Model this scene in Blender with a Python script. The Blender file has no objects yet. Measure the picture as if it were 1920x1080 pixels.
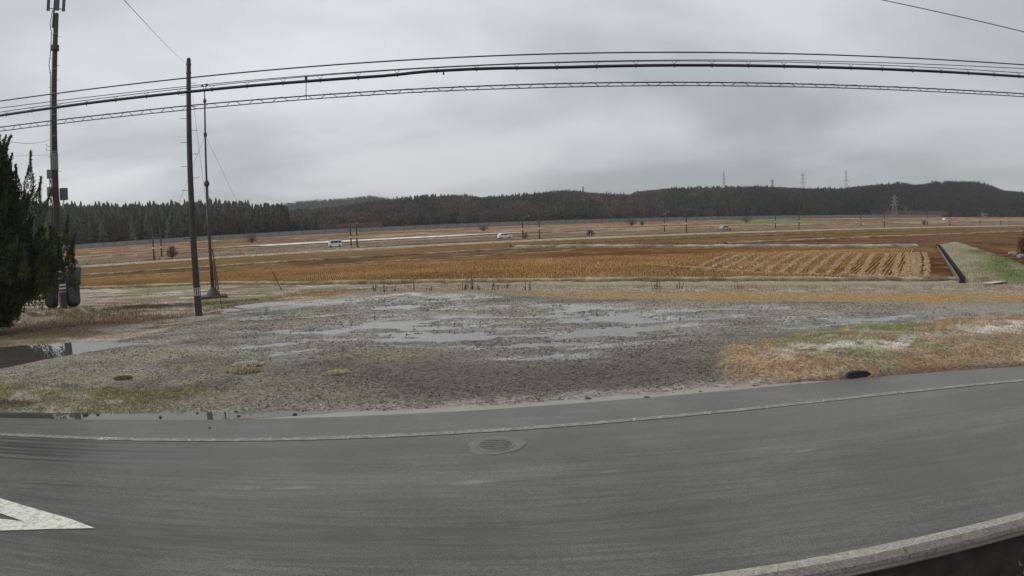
import bpy, math, random
import numpy as np
from mathutils import Vector, Matrix

rng = np.random.default_rng(7)
random.seed(7)
R = math.radians
scene = bpy.context.scene
col = scene.collection

# ------------------------------------------------------------------ camera
EYE = 3.5                                   # the camera hangs 3.5 m above the road
SENSOR = 36.0
cam_data = bpy.data.cameras.new("camera")
cam = bpy.data.objects.new("camera", cam_data)
col.objects.link(cam)
scene.camera = cam
cam.location = (0, 0, EYE)
PITCH, ROLL = R(5.95), R(1.94)
cam.rotation_euler = (Matrix.Rotation(R(90) - PITCH, 4, 'X') @ Matrix.Rotation(-ROLL, 4, 'Z')).to_euler()
cam_data.type = 'PANO'                      # wide surveillance lens with barrel distortion
cam_data.sensor_fit = 'HORIZONTAL'
cam_data.sensor_width = SENSOR
cam_data.sensor_height = SENSOR * 9 / 16
cam_data.clip_start = 0.05
cam_data.clip_end = 6000
LENS_F, LENS_C = 1207.27 * SENSOR / 1920, 0.0768      # r = f * t * (1 + c t^2)
_t = np.linspace(0.001, 0.98, 300)
_r = LENS_F * _t * (1 + LENS_C * _t ** 2)
_k = np.linalg.lstsq(np.stack([_r, _r ** 2, _r ** 3, _r ** 4], 1), _t, rcond=None)[0]
LENS = dict(panorama_type='FISHEYE_LENS_POLYNOMIAL', fisheye_fov=R(170), fisheye_polynomial_k0=0.0,
            fisheye_polynomial_k1=-float(_k[0]), fisheye_polynomial_k2=-float(_k[1]),
            fisheye_polynomial_k3=-float(_k[2]), fisheye_polynomial_k4=-float(_k[3]))
for key, val in LENS.items():
    try:
        setattr(cam_data, key, val)
    except Exception:
        setattr(cam_data.cycles, key, val)

# ------------------------------------------------------------------ sky, sun, exposure
SUN_EL, SUN_AZ = R(28), R(-108)              # veiled morning sun, off to the left
world = bpy.data.worlds.new("World")
scene.world = world
world.use_nodes = True
wn, wl = world.node_tree.nodes, world.node_tree.links
wn.clear()
w_out = wn.new('ShaderNodeOutputWorld')
w_bg = wn.new('ShaderNodeBackground')
w_bg.inputs['Strength'].default_value = 0.1
w_sky = wn.new('ShaderNodeTexSky')
w_sky.sky_type = 'NISHITA'
w_sky.sun_disc = False
w_sky.sun_elevation = SUN_EL
w_sky.sun_rotation = SUN_AZ
w_tc = wn.new('ShaderNodeTexCoord')
# an overcast layer: project the view direction on a flat cloud ceiling so clouds flatten towards the horizon
w_sep = wn.new('ShaderNodeSeparateXYZ')
wl.new(w_tc.outputs['Generated'], w_sep.inputs[0])
w_z = wn.new('ShaderNodeMath'); w_z.operation = 'MAXIMUM'; w_z.inputs[1].default_value = 0.0
wl.new(w_sep.outputs['Z'], w_z.inputs[0])
w_za = wn.new('ShaderNodeMath'); w_za.operation = 'ADD'; w_za.inputs[1].default_value = 0.16
wl.new(w_z.outputs[0], w_za.inputs[0])
w_px = wn.new('ShaderNodeMath'); w_px.operation = 'DIVIDE'
w_py = wn.new('ShaderNodeMath'); w_py.operation = 'DIVIDE'
wl.new(w_sep.outputs['X'], w_px.inputs[0]); wl.new(w_za.outputs[0], w_px.inputs[1])
wl.new(w_sep.outputs['Y'], w_py.inputs[0]); wl.new(w_za.outputs[0], w_py.inputs[1])
w_cmb = wn.new('ShaderNodeCombineXYZ')
wl.new(w_px.outputs[0], w_cmb.inputs[0]); wl.new(w_py.outputs[0], w_cmb.inputs[1])
w_n1 = wn.new('ShaderNodeTexNoise')
w_n1.inputs['Scale'].default_value = 0.55; w_n1.inputs['Detail'].default_value = 5; w_n1.inputs['Roughness'].default_value = 0.5
w_n1.inputs['Distortion'].default_value = 0.35
w_map = wn.new('ShaderNodeMapping')
w_map.inputs['Location'].default_value = (3.1, 1.7, 0)
wl.new(w_cmb.outputs[0], w_map.inputs[0]); wl.new(w_map.outputs[0], w_n1.inputs['Vector'])
w_ramp = wn.new('ShaderNodeValToRGB')
w_ramp.color_ramp.interpolation = 'EASE'
w_ramp.color_ramp.elements[0].position = 0.34
w_ramp.color_ramp.elements[0].color = (0.405, 0.430, 0.440, 1)
w_ramp.color_ramp.elements[1].position = 0.66
w_ramp.color_ramp.elements[1].color = (0.655, 0.660, 0.675, 1)
wl.new(w_n1.outputs[0], w_ramp.inputs[0])
# brightening around the veiled sun
w_dot = wn.new('ShaderNodeVectorMath'); w_dot.operation = 'DOT_PRODUCT'
w_dot.inputs[1].default_value = (math.cos(SUN_EL) * math.sin(SUN_AZ), math.cos(SUN_EL) * math.cos(SUN_AZ), math.sin(SUN_EL))
wl.new(w_tc.outputs['Generated'], w_dot.inputs[0])
w_mr = wn.new('ShaderNodeMapRange')
w_mr.inputs['From Min'].default_value = -0.6; w_mr.inputs['From Max'].default_value = 1.0
w_mr.inputs['To Min'].default_value = 10.6; w_mr.inputs['To Max'].default_value = 16.0
wl.new(w_dot.outputs['Value'], w_mr.inputs['Value'])
w_el = wn.new('ShaderNodeMapRange')          # an overcast sky is dimmer towards the horizon
w_el.inputs['From Min'].default_value = 0.0; w_el.inputs['From Max'].default_value = 0.45
w_el.inputs['To Min'].default_value = 0.80; w_el.inputs['To Max'].default_value = 1.10
wl.new(w_sep.outputs['Z'], w_el.inputs['Value'])
w_mul = wn.new('ShaderNodeMath'); w_mul.operation = 'MULTIPLY'
wl.new(w_mr.outputs[0], w_mul.inputs[0]); wl.new(w_el.outputs[0], w_mul.inputs[1])
w_sc = wn.new('ShaderNodeVectorMath'); w_sc.operation = 'SCALE'
wl.new(w_ramp.outputs[0], w_sc.inputs[0]); wl.new(w_mul.outputs[0], w_sc.inputs['Scale'])
w_mix = wn.new('ShaderNodeMix'); w_mix.data_type = 'RGBA'
w_mix.inputs['Factor'].default_value = 0.96
wl.new(w_sky.outputs[0], w_mix.inputs['A']); wl.new(w_sc.outputs[0], w_mix.inputs['B'])
wl.new(w_mix.outputs['Result'], w_bg.inputs['Color'])
wl.new(w_bg.outputs[0], w_out.inputs[0])

sun_data = bpy.data.lights.new("sun", 'SUN')
sun_data.energy = 1.3
sun_data.angle = R(25)
sun_data.color = (1.0, 0.96, 0.9)
sun = bpy.data.objects.new("sun", sun_data)
col.objects.link(sun)
sun.rotation_euler = Vector((-math.cos(SUN_EL) * math.sin(SUN_AZ), -math.cos(SUN_EL) * math.cos(SUN_AZ), -math.sin(SUN_EL))).to_track_quat('-Z', 'Y').to_euler()

scene.view_settings.view_transform = 'Standard'
scene.view_settings.look = 'None'
scene.view_settings.exposure = 0.0
scene.view_settings.gamma = 1.0
scene.view_settings.use_curve_mapping = False
scene.render.engine = 'CYCLES'
scene.cycles.max_bounces = 6
scene.cycles.volume_bounces = 0

# ------------------------------------------------------------------ helpers
def tag(o, label=None, category=None, group=None, kind=None):
    if label: o['label'] = label
    if category: o['category'] = category
    if group: o['group'] = group
    if kind: o['kind'] = kind
    return o

def empty(name, loc=(0, 0, 0), rz=0.0):
    o = bpy.data.objects.new(name, None)
    o.empty_display_size = 0.3
    col.objects.link(o)
    o.location = loc
    o.rotation_euler = (0, 0, rz)
    return o

def link_mesh(name, me, mat, parent=None, smooth=False):
    if mat is not None:
        me.materials.append(mat)
    if smooth:
        me.polygons.foreach_set('use_smooth', np.ones(len(me.polygons), bool))
    o = bpy.data.objects.new(name, me)
    col.objects.link(o)
    if parent is not None:
        o.parent = parent
    return o

def mesh_np(name, V, F, mat, parent=None, colors=None, smooth=False):
    """V (n,3); F (m,k) with k 3 or 4; colors (n,3) point colours stored as attribute 'tint'."""
    V = np.asarray(V, np.float32); F = np.asarray(F, np.int32)
    me = bpy.data.meshes.new(name)
    m, k = F.shape
    me.vertices.add(len(V)); me.vertices.foreach_set('co', V.ravel())
    me.loops.add(m * k); me.loops.foreach_set('vertex_index', F.ravel())
    me.polygons.add(m); me.polygons.foreach_set('loop_start', np.arange(0, m * k, k, dtype=np.int32))
    try:
        me.polygons.foreach_set('loop_total', np.full(m, k, np.int32))
    except Exception:
        pass
    me.update(calc_edges=True)
    if colors is not None:
        a = me.attributes.new('tint', 'FLOAT_COLOR', 'POINT')
        c4 = np.ones((len(V), 4), np.float32); c4[:, :np.shape(colors)[1]] = colors
        a.data.foreach_set('color', c4.ravel())
    return link_mesh(name, me, mat, parent, smooth)

class MB:
    """collects simple solids and builds them as ONE mesh"""
    def __init__(self):
        self.v = []; self.f = []
    def add(self, v, f):
        n = len(self.v)
        self.v += [tuple(p) for p in v]
        self.f += [tuple(i + n for i in q) for q in f]
        return self
    def box(self, c, s, rz=0.0, taper=1.0):
        ca, sa = math.cos(rz), math.sin(rz)
        v = []
        for z in (-.5, .5):
            k = 1.0 if z < 0 else taper
            for x, y in ((-.5, -.5), (.5, -.5), (.5, .5), (-.5, .5)):
                px, py = x * s[0] * k, y * s[1] * k
                v.append((c[0] + px * ca - py * sa, c[1] + px * sa + py * ca, c[2] + z * s[2]))
        return self.add(v, [(3, 2, 1, 0), (4, 5, 6, 7), (0, 1, 5, 4), (1, 2, 6, 5), (2, 3, 7, 6), (3, 0, 4, 7)])
    def tube(self, pts, rad, n=8, cap=True):
        pts = [Vector(p) for p in pts]
        rads = rad if isinstance(rad, (list, tuple)) else [rad] * len(pts)
        v = []; f = []
        prev = None
        for i, p in enumerate(pts):
            d = (pts[min(i + 1, len(pts) - 1)] - pts[max(i - 1, 0)])
            if d.length < 1e-9: d = Vector((0, 0, 1))
            d.normalize()
            if prev is None:
                a = d.orthogonal().normalized()
            else:
                a = (prev - d * prev.dot(d))
                a = a.normalized() if a.length > 1e-6 else d.orthogonal().normalized()
            prev = a
            b = d.cross(a)
            for j in range(n):
                t = 2 * math.pi * j / n
                v.append(p + (a * math.cos(t) + b * math.sin(t)) * rads[i])
        for i in range(len(pts) - 1):
            for j in range(n):
                k = (j + 1) % n
                f.append((i * n + j, i * n + k, (i + 1) * n + k, (i + 1) * n + j))
        if cap:
            f.append(tuple(range(n - 1, -1, -1)))
            f.append(tuple((len(pts) - 1) * n + j for j in range(n)))
        return self.add(v, f)
    def lathe(self, prof, n=16, c=(0, 0, 0)):
        v = []; f = []
        for (r, z) in prof:
            for j in range(n):
                t = 2 * math.pi * j / n
                v.append((c[0] + r * math.cos(t), c[1] + r * math.sin(t), c[2] + z))
        for i in range(len(prof) - 1):
            for j in range(n):
                k = (j + 1) % n
                f.append((i * n + j, i * n + k, (i + 1) * n + k, (i + 1) * n + j))
        f.append(tuple(range(n - 1, -1, -1)))
        f.append(tuple((len(prof) - 1) * n + j for j in range(n)))
        return self.add(v, f)
    def build(self, name, mat, parent=None, smooth=False):
        me = bpy.data.meshes.new(name)
        me.from_pydata(self.v, [], self.f)
        me.update()
        return link_mesh(name, me, mat, parent, smooth)

ONES = ['first', 'second', 'third', 'fourth', 'fifth', 'sixth', 'seventh', 'eighth', 'ninth', 'tenth', 'eleventh', 'twelfth', 'thirteenth', 'fourteenth', 'fifteenth', 'sixteenth', 'seventeenth', 'eighteenth', 'nineteenth', 'twentieth', 'twenty-first', 'twenty-second', 'twenty-third']
def nth(k): return ONES[k]

def copy_tree(o, parent=None):
    c = o.copy(); col.objects.link(c); c.parent = parent
    for ch in list(o.children):
        copy_tree(ch, c)
    return c

# lattice value noise for shapes and tints
_perm = rng.permutation(4096)
_vals = rng.random(4096)
def vnoise(x, y, scale, seed=0):
    x = np.asarray(x, float) / scale + seed * 17.31; y = np.asarray(y, float) / scale + seed * 9.73
    xi = np.floor(x).astype(int); yi = np.floor(y).astype(int)
    fx = x - xi; fy = y - yi
    fx = fx * fx * (3 - 2 * fx); fy = fy * fy * (3 - 2 * fy)
    def h(a, b): return _vals[_perm[(_perm[a & 4095] + b) & 4095]]
    return (h(xi, yi) * (1 - fx) + h(xi + 1, yi) * fx) * (1 - fy) + (h(xi, yi + 1) * (1 - fx) + h(xi + 1, yi + 1) * fx) * fy
def fbm(x, y, scale, octv=4, seed=0, gain=0.5):
    s = 0; a = 1; t = 0
    for i in range(octv):
        s = s + a * vnoise(x, y, scale / 2 ** i, seed + i); t += a; a *= gain
    return s / t
def sstep(a, b, x):
    t = np.clip((x - a) / (b - a), 0, 1)
    return t * t * (3 - 2 * t)
def mixc(a, b, t):
    return np.asarray(a)[..., :] * (1 - t[..., None]) + np.asarray(b) * t[..., None]

# ------------------------------------------------------------------ materials
def nodes_of(m):
    m.use_nodes = True
    nt = m.node_tree
    return nt, nt.nodes, nt.links, nt.nodes['Principled BSDF']

def mat(name, c1, c2=None, scale=6.0, rough=0.8, bump=0.0, bscale=None, metal=0.0, detail=6, spec=0.5, stretch=None, object_coords=True):
    m = bpy.data.materials.new(name)
    nt, n, l, b = nodes_of(m)
    b.inputs['Roughness'].default_value = rough
    b.inputs['Metallic'].default_value = metal
    b.inputs['Specular IOR Level'].default_value = spec
    tc = n.new('ShaderNodeTexCoord')
    src = tc.outputs['Object']
    if stretch:
        mp = n.new('ShaderNodeMapping'); mp.inputs['Scale'].default_value = stretch
        l.new(src, mp.inputs[0]); src = mp.outputs[0]
    if c2 is None:
        b.inputs['Base Color'].default_value = (*c1, 1)
    else:
        tx = n.new('ShaderNodeTexNoise'); tx.inputs['Scale'].default_value = scale; tx.inputs['Detail'].default_value = detail
        rp = n.new('ShaderNodeValToRGB')
        rp.color_ramp.elements[0].position = 0.32; rp.color_ramp.elements[1].position = 0.68
        rp.color_ramp.elements[0].color = (*c1, 1); rp.color_ramp.elements[1].color = (*c2, 1)
        l.new(src, tx.inputs['Vector']); l.new(tx.outputs[0], rp.inputs[0]); l.new(rp.outputs[0], b.inputs['Base Color'])
    if bump:
        t2 = n.new('ShaderNodeTexNoise'); t2.inputs['Scale'].default_value = bscale or scale * 4; t2.inputs['Detail'].default_value = 4
        bp = n.new('ShaderNodeBump'); bp.inputs['Strength'].default_value = bump; bp.inputs['Distance'].default_value = 0.05
        l.new(src, t2.inputs['Vector']); l.new(t2.outputs[0], bp.inputs['Height']); l.new(bp.outputs[0], b.inputs['Normal'])
    return m

def mat_tint(name, rough=0.9, wet_rough=None, var=0.35, scale=14.0, bump=0.0, bscale=30.0, bdist=0.03, spec=0.25, speck=0.0, speck_scale=22.0, translucent=0.0):
    """base colour from the 'tint' attribute, broken up by noise"""
    m = bpy.data.materials.new(name)
    nt, n, l, b = nodes_of(m)
    b.inputs['Roughness'].default_value = rough
    b.inputs['Specular IOR Level'].default_value = spec
    at = n.new('ShaderNodeAttribute'); at.attribute_name = 'tint'
    geo = n.new('ShaderNodeNewGeometry')
    outc = at.outputs['Color']
    if var:
        tx = n.new('ShaderNodeTexNoise'); tx.inputs['Scale'].default_value = scale; tx.inputs['Detail'].default_value = 7; tx.inputs['Roughness'].default_value = 0.65
        l.new(geo.outputs['Position'], tx.inputs['Vector'])
        mr = n.new('ShaderNodeMapRange'); mr.inputs['From Min'].default_value = 0.25; mr.inputs['From Max'].default_value = 0.75
        mr.inputs['To Min'].default_value = 1 - var; mr.inputs['To Max'].default_value = 1 + var
        l.new(tx.outputs[0], mr.inputs['Value'])
        sc = n.new('ShaderNodeVectorMath'); sc.operation = 'SCALE'
        l.new(outc, sc.inputs[0]); l.new(mr.outputs[0], sc.inputs['Scale'])
        outc = sc.outputs[0]
    if speck:
        vo = n.new('ShaderNodeTexVoronoi'); vo.inputs['Scale'].default_value = speck_scale; vo.inputs['Randomness'].default_value = 1.0
        l.new(geo.outputs['Position'], vo.inputs['Vector'])
        sp = n.new('ShaderNodeSeparateXYZ'); l.new(vo.outputs['Color'], sp.inputs[0])
        m2 = n.new('ShaderNodeMapRange'); m2.inputs['To Min'].default_value = 1 - speck; m2.inputs['To Max'].default_value = 1 + speck * 0.8
        l.new(sp.outputs[0], m2.inputs['Value'])
        s2 = n.new('ShaderNodeVectorMath'); s2.operation = 'SCALE'
        l.new(outc, s2.inputs[0]); l.new(m2.outputs[0], s2.inputs['Scale']); outc = s2.outputs[0]
    l.new(outc, b.inputs['Base Color'])
    if wet_rough is not None:                      # alpha of the tint: how wet the surface is
        wr = n.new('ShaderNodeMapRange'); wr.inputs['To Min'].default_value = rough; wr.inputs['To Max'].default_value = wet_rough
        l.new(at.outputs['Alpha'], wr.inputs['Value']); l.new(wr.outputs[0], b.inputs['Roughness'])
    if bump:
        t2 = n.new('ShaderNodeTexNoise'); t2.inputs['Scale'].default_value = bscale; t2.inputs['Detail'].default_value = 5
        bp = n.new('ShaderNodeBump'); bp.inputs['Strength'].default_value = bump; bp.inputs['Distance'].default_value = bdist
        l.new(geo.outputs['Position'], t2.inputs['Vector']); l.new(t2.outputs[0], bp.inputs['Height']); l.new(bp.outputs[0], b.inputs['Normal'])
    return m

def mat_road():
    m = bpy.data.materials.new('wet_asphalt')
    nt, n, l, b = nodes_of(m)
    geo = n.new('ShaderNodeNewGeometry')
    at = n.new('ShaderNodeAttribute'); at.attribute_name = 'tint'     # r: across-lane wear, g: wetness
    sep = n.new('ShaderNodeSeparateColor'); l.new(at.outputs['Color'], sep.inputs[0])
    mp = n.new('ShaderNodeMapping'); mp.inputs['Scale'].default_value = (0.35, 7.0, 1.0); mp.inputs['Rotation'].default_value = (0, 0, R(-3))
    l.new(geo.outputs['Position'], mp.inputs[0])
    streak = n.new('ShaderNodeTexNoise'); streak.inputs['Scale'].default_value = 1.6; streak.inputs['Detail'].default_value = 6; streak.inputs['Roughness'].default_value = 0.7
    l.new(mp.outputs[0], streak.inputs['Vector'])
    big = n.new('ShaderNodeTexNoise'); big.inputs['Scale'].default_value = 0.45; big.inputs['Detail'].default_value = 4
    l.new(geo.outputs['Position'], big.inputs['Vector'])
    grain = n.new('ShaderNodeTexNoise'); grain.inputs['Scale'].default_value = 48; grain.inputs['Detail'].default_value = 5; grain.inputs['Roughness'].default_value = 0.8
    l.new(geo.outputs['Position'], grain.inputs['Vector'])
    def mr(src, lo, hi, fmin=0.3, fmax=0.7):
        q = n.new('ShaderNodeMapRange'); q.inputs['From Min'].default_value = fmin; q.inputs['From Max'].default_value = fmax
        q.inputs['To Min'].default_value = lo; q.inputs['To Max'].default_value = hi
        l.new(src, q.inputs['Value']); return q.outputs[0]
    def mul(a, bb):
        q = n.new('ShaderNodeMath'); q.operation = 'MULTIPLY'; l.new(a, q.inputs[0]); l.new(bb, q.inputs[1]); return q.outputs[0]
    v = mul(mul(mr(streak.outputs[0], 0.72, 1.28, .4, .6), mr(big.outputs[0], 0.85, 1.15, .38, .62)), mr(grain.outputs[0], 0.42, 1.7, .36, .64))
    v = mul(v, sep.outputs[0])
    sc = n.new('ShaderNodeVectorMath'); sc.operation = 'SCALE'; sc.inputs[0].default_value = (0.077, 0.074, 0.064)
    l.new(v, sc.inputs['Scale']); l.new(sc.outputs[0], b.inputs['Base Color'])
    rg = n.new('ShaderNodeMapRange'); rg.inputs['To Min'].default_value = 0.62; rg.inputs['To Max'].default_value = 0.28
    l.new(mul(sep.outputs[1], mr(streak.outputs[0], 1.15, 0.7)), rg.inputs['Value'])
    l.new(rg.outputs[0], b.inputs['Roughness'])
    b.inputs['Specular IOR Level'].default_value = 0.5
    bp = n.new('ShaderNodeBump'); bp.inputs['Strength'].default_value = 0.35; bp.inputs['Distance'].default_value = 0.006
    l.new(grain.outputs[0], bp.inputs['Height']); l.new(bp.outputs[0], b.inputs['Normal'])
    return m

def mat_paint(name, color, wear=0.5, scale=9.0):
    """road paint worn down to the asphalt below"""
    m = bpy.data.materials.new(name)
    nt, n, l, b = nodes_of(m)
    geo = n.new('ShaderNodeNewGeometry')
    t1 = n.new('ShaderNodeTexNoise'); t1.inputs['Scale'].default_value = scale; t1.inputs['Detail'].default_value = 8; t1.inputs['Roughness'].default_value = 0.75
    l.new(geo.outputs['Position'], t1.inputs['Vector'])
    rp = n.new('ShaderNodeValToRGB')
    rp.color_ramp.elements[0].position = wear - 0.12; rp.color_ramp.elements[1].position = wear + 0.12
    rp.color_ramp.elements[0].color = (0.12, 0.115, 0.105, 1); rp.color_ramp.elements[1].color = (*color, 1)
    l.new(t1.outputs[0], rp.inputs[0])
    vo = n.new('ShaderNodeTexVoronoi'); vo.feature = 'DISTANCE_TO_EDGE'; vo.inputs['Scale'].default_value = 2.6
    dm = n.new('ShaderNodeTexNoise'); dm.inputs['Scale'].default_value = 6
    l.new(geo.outputs['Position'], dm.inputs['Vector'])
    mx = n.new('ShaderNodeMix'); mx.data_type = 'RGBA'; mx.inputs['Factor'].default_value = 0.12
    l.new(geo.outputs['Position'], mx.inputs['A']); l.new(dm.outputs['Color'], mx.inputs['B'])
    l.new(mx.outputs['Result'], vo.inputs['Vector'])
    lt = n.new('ShaderNodeMath'); lt.operation = 'LESS_THAN'; lt.inputs[1].default_value = 0.011
    l.new(vo.outputs['Distance'], lt.inputs[0])
    m3 = n.new('ShaderNodeMix'); m3.data_type = 'RGBA'
    l.new(lt.outputs[0], m3.inputs['Factor']); l.new(rp.outputs[0], m3.inputs['A']); m3.inputs['B'].default_value = (0.45, 0.43, 0.38, 1)
    l.new(m3.outputs['Result'], b.inputs['Base Color'])
    b.inputs['Roughness'].default_value = 0.55
    return m

def mat_water(name, color=(0.10, 0.105, 0.10), rough=0.03, ripple=0.02):
    m = bpy.data.materials.new(name)
    nt, n, l, b = nodes_of(m)
    b.inputs['Base Color'].default_value = (*color, 1)
    b.inputs['Roughness'].default_value = rough
    b.inputs['IOR'].default_value = 1.33
    b.inputs['Coat Weight'].default_value = 0.0
    b.inputs['Coat Roughness'].default_value = rough
    geo = n.new('ShaderNodeNewGeometry')
    t = n.new('ShaderNodeTexNoise'); t.inputs['Scale'].default_value = 5; t.inputs['Detail'].default_value = 2
    bp = n.new('ShaderNodeBump'); bp.inputs['Strength'].default_value = ripple; bp.inputs['Distance'].default_value = 0.02
    l.new(geo.outputs['Position'], t.inputs['Vector']); l.new(t.outputs[0], bp.inputs['Height']); l.new(bp.outputs[0], b.inputs['Normal'])
    return m

M = dict(
    road=mat_road(),
    line=mat_paint('worn_edge_line_paint', (0.26, 0.255, 0.235), wear=0.50, scale=9),
    line_near=mat_paint('worn_near_line_paint', (0.36, 0.335, 0.28), wear=0.44, scale=30),
    line_bold=mat_paint('cracked_white_paint', (0.70, 0.69, 0.60), wear=0.40, scale=11),
    concrete=mat('rough_concrete', (0.10, 0.092, 0.084), (0.22, 0.205, 0.185), scale=26, rough=0.85, bump=0.5, bscale=60),
    concrete_dark=mat('damp_shaded_concrete', (0.020, 0.017, 0.017), (0.038, 0.032, 0.030), scale=3, rough=0.9, bump=0.3, spec=0.2),  # damp concrete, with the shade inside the channel put into its colour
    wet_sand=mat('wet_sand', (0.225, 0.208, 0.178), (0.285, 0.265, 0.23), scale=3.0, rough=0.35, bump=0.12, bscale=25),
    patch=mat('cement_collar', (0.120, 0.117, 0.105), (0.155, 0.150, 0.136), scale=5, rough=0.5, bump=0.25, bscale=50),
    patch_mid=mat('cast_iron_lid', (0.092, 0.087, 0.078), (0.140, 0.132, 0.118), scale=24, rough=0.55, bump=0.6, bscale=45),
    ground=mat_tint('lot_ground', rough=0.88, wet_rough=0.30, var=0.35, scale=16, bump=0.7, bscale=26, bdist=0.035, spec=0.5, speck=0.55, speck_scale=15),
    water=mat_water('puddle_water', color=(0.15, 0.145, 0.13), rough=0.10, ripple=0.05),
    water_clear=mat_water('gutter_water', color=(0.075, 0.07, 0.06), rough=0.02, ripple=0.005),
    field=mat_tint('paddy_soil', rough=0.95, var=0.30, scale=3.0, bump=0.8, bscale=6, bdist=0.08, speck=0.35, speck_scale=4.5, spec=0.0),
    bank=mat_tint('embankment_grass', rough=0.95, var=0.35, scale=1.3, bump=0.8, bscale=2.5, bdist=0.25, speck=0.3, speck_scale=1.6, spec=0.0),
    hill=mat_tint('hill_floor', rough=0.95, var=0.3, scale=0.15, spec=0.1),
    blade=mat_tint('grass_blades', rough=0.85, var=0.0, spec=0.05),
    tree=mat_tint('forest_foliage', rough=0.95, var=0.0, spec=0.05),
    juniper=mat_tint('juniper_foliage', rough=0.75, var=0.0, spec=0.25),
    stone=mat('dark_stone', (0.035, 0.032, 0.03), (0.09, 0.083, 0.075), scale=9, rough=0.8, bump=0.4),
    gravel=mat_tint('gravel_stones', rough=0.6, var=0.0, spec=0.4),
    pole=mat('weathered_concrete_pole', (0.026, 0.023, 0.022), (0.046, 0.042, 0.038), scale=1.5, rough=0.75, bump=0.15, stretch=(4, 4, 0.6)),
    pole_dark=mat('dark_painted_pole', (0.020, 0.019, 0.022), (0.034, 0.032, 0.034), scale=2, rough=0.6, stretch=(4, 4, 0.5)),
    steel=mat('dull_galvanised_steel', (0.16, 0.165, 0.17), (0.24, 0.245, 0.25), scale=8, rough=0.5, metal=0.3),
    steel_dark=mat('dark_rusty_steel', (0.030, 0.026, 0.026), (0.060, 0.045, 0.038), scale=6, rough=0.65),
    rust=mat('rusted_steel', (0.055, 0.028, 0.020), (0.10, 0.055, 0.040), scale=5, rough=0.8),
    rubber=mat('black_cable_sheath', (0.008, 0.008, 0.010), rough=0.5),
    wire=mat('bare_wire', (0.03, 0.03, 0.033), rough=0.5, metal=0.2),
    box_grey=mat('grey_green_cabinet_paint', (0.11, 0.125, 0.11), (0.15, 0.165, 0.15), scale=5, rough=0.5),
    antenna=mat('grey_radome', (0.055, 0.058, 0.062), (0.08, 0.083, 0.088), scale=2, rough=0.5),
    band_white=mat('white_band', (0.50, 0.51, 0.50), (0.62, 0.62, 0.60), scale=10, rough=0.5),
    band_black=mat('black_band', (0.018, 0.018, 0.018), rough=0.5),
    tarp=mat('dark_grey_tarpaulin', (0.022, 0.022, 0.026), (0.045, 0.043, 0.048), scale=3, rough=0.45, bump=0.7, bscale=5),
    tarp_light=mat('faded_tarpaulin', (0.060, 0.057, 0.060), (0.10, 0.095, 0.098), scale=4, rough=0.5, bump=0.6, bscale=6),
    rope=mat('pale_rope', (0.36, 0.34, 0.31), rough=0.9),
    bark=mat('brown_bark', (0.045, 0.033, 0.025), (0.09, 0.07, 0.055), scale=8, rough=0.95, bump=0.6),
    barrier=mat('grey_barrier_panel', (0.16, 0.175, 0.175), (0.22, 0.235, 0.235), scale=0.25, rough=0.6),
    barrier_post=mat('barrier_post_steel', (0.085, 0.09, 0.09), rough=0.6),
    white_paint=mat('white_car_paint', (0.62, 0.63, 0.63), rough=0.3),
    dark_paint=mat('dark_car_paint', (0.025, 0.022, 0.024), rough=0.25),
    tan_paint=mat('silver_beige_car_paint', (0.36, 0.33, 0.29), rough=0.3, metal=0.3),
    glass=mat('dark_car_glass', (0.012, 0.013, 0.015), rough=0.08),
    tyre=mat('tyre_rubber', (0.012, 0.012, 0.012), rough=0.8),
    lamp_lens=mat('car_lamp', (0.35, 0.08, 0.06), rough=0.2),
    wall_pale=mat('pale_house_wall', (0.42, 0.40, 0.37), (0.50, 0.48, 0.45), scale=0.5, rough=0.8),
    roof_grey=mat('grey_roof', (0.12, 0.12, 0.13), (0.17, 0.17, 0.18), scale=1, rough=0.6),
    pylon=mat('pylon_steel', (0.20, 0.21, 0.215), rough=0.5, metal=0.2),
    pylon_red=mat('faded_red_steel', (0.30, 0.15, 0.13), rough=0.6),
    straw=mat_tint('rice_straw', rough=0.85, var=0.0, spec=0.0),
    plank=mat('dark_wet_timber', (0.035, 0.026, 0.022), (0.075, 0.055, 0.045), scale=7, rough=0.7, bump=0.4, stretch=(1, 6, 6)),
    weed=mat('dead_weed_stem', (0.045, 0.028, 0.022), (0.09, 0.055, 0.04), scale=10, rough=0.9),
    rock=mat('wet_stream_rock', (0.10, 0.10, 0.105), (0.26, 0.26, 0.265), scale=3, rough=0.6, bump=0.5),
)

# ------------------------------------------------------------------ plan of the place
# x to the right, y away from the camera, z up; the road surface lies at z = 0
_ax = np.array([-10.78, -8.62, -5.79, -3.66, -1.67, .33, 2.41, 4.68, 6.8, 9.26, 11.79])
_ay = np.array([10.80, 10.96, 11.17, 11.33, 11.55, 11.78, 12.0, 12.22, 12.40, 12.36, 12.12])
_ex = np.array([-9.86, -8.47, -5.82, -2.40, -.08, 2.96, 6.45, 10.80])
_ey = np.array([9.74, 9.80, 9.93, 10.17, 10.42, 10.78, 11.02, 11.02])
_pa = np.polyfit(_ax, _ay, 4); _pe = np.polyfit(_ex, _ey, 4)
def _ext(p, x, lo=-11.5, hi=12.0):
    x = np.asarray(x, float); xc = np.clip(x, lo, hi); dp = np.polyder(p)
    return np.polyval(p, xc) + (x - xc) * np.clip(np.polyval(dp, xc), -0.08, 0.08)
def y_asphalt(x): return _ext(_pa, x)       # where the asphalt meets the lot
def y_edge(x): return _ext(_pe, x)          # far edge line
def y_near(x): return 5.36 + 0.062 * np.asarray(x, float)   # near edge line
_bx = np.array([-70, -30, -17.5, -16.2, -15.0, -14.2, -13.4, -11.8, -9.0, -5.8, -1.65, 3.3, 8.9, 14.1, 18.5, 26, 60])
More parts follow.
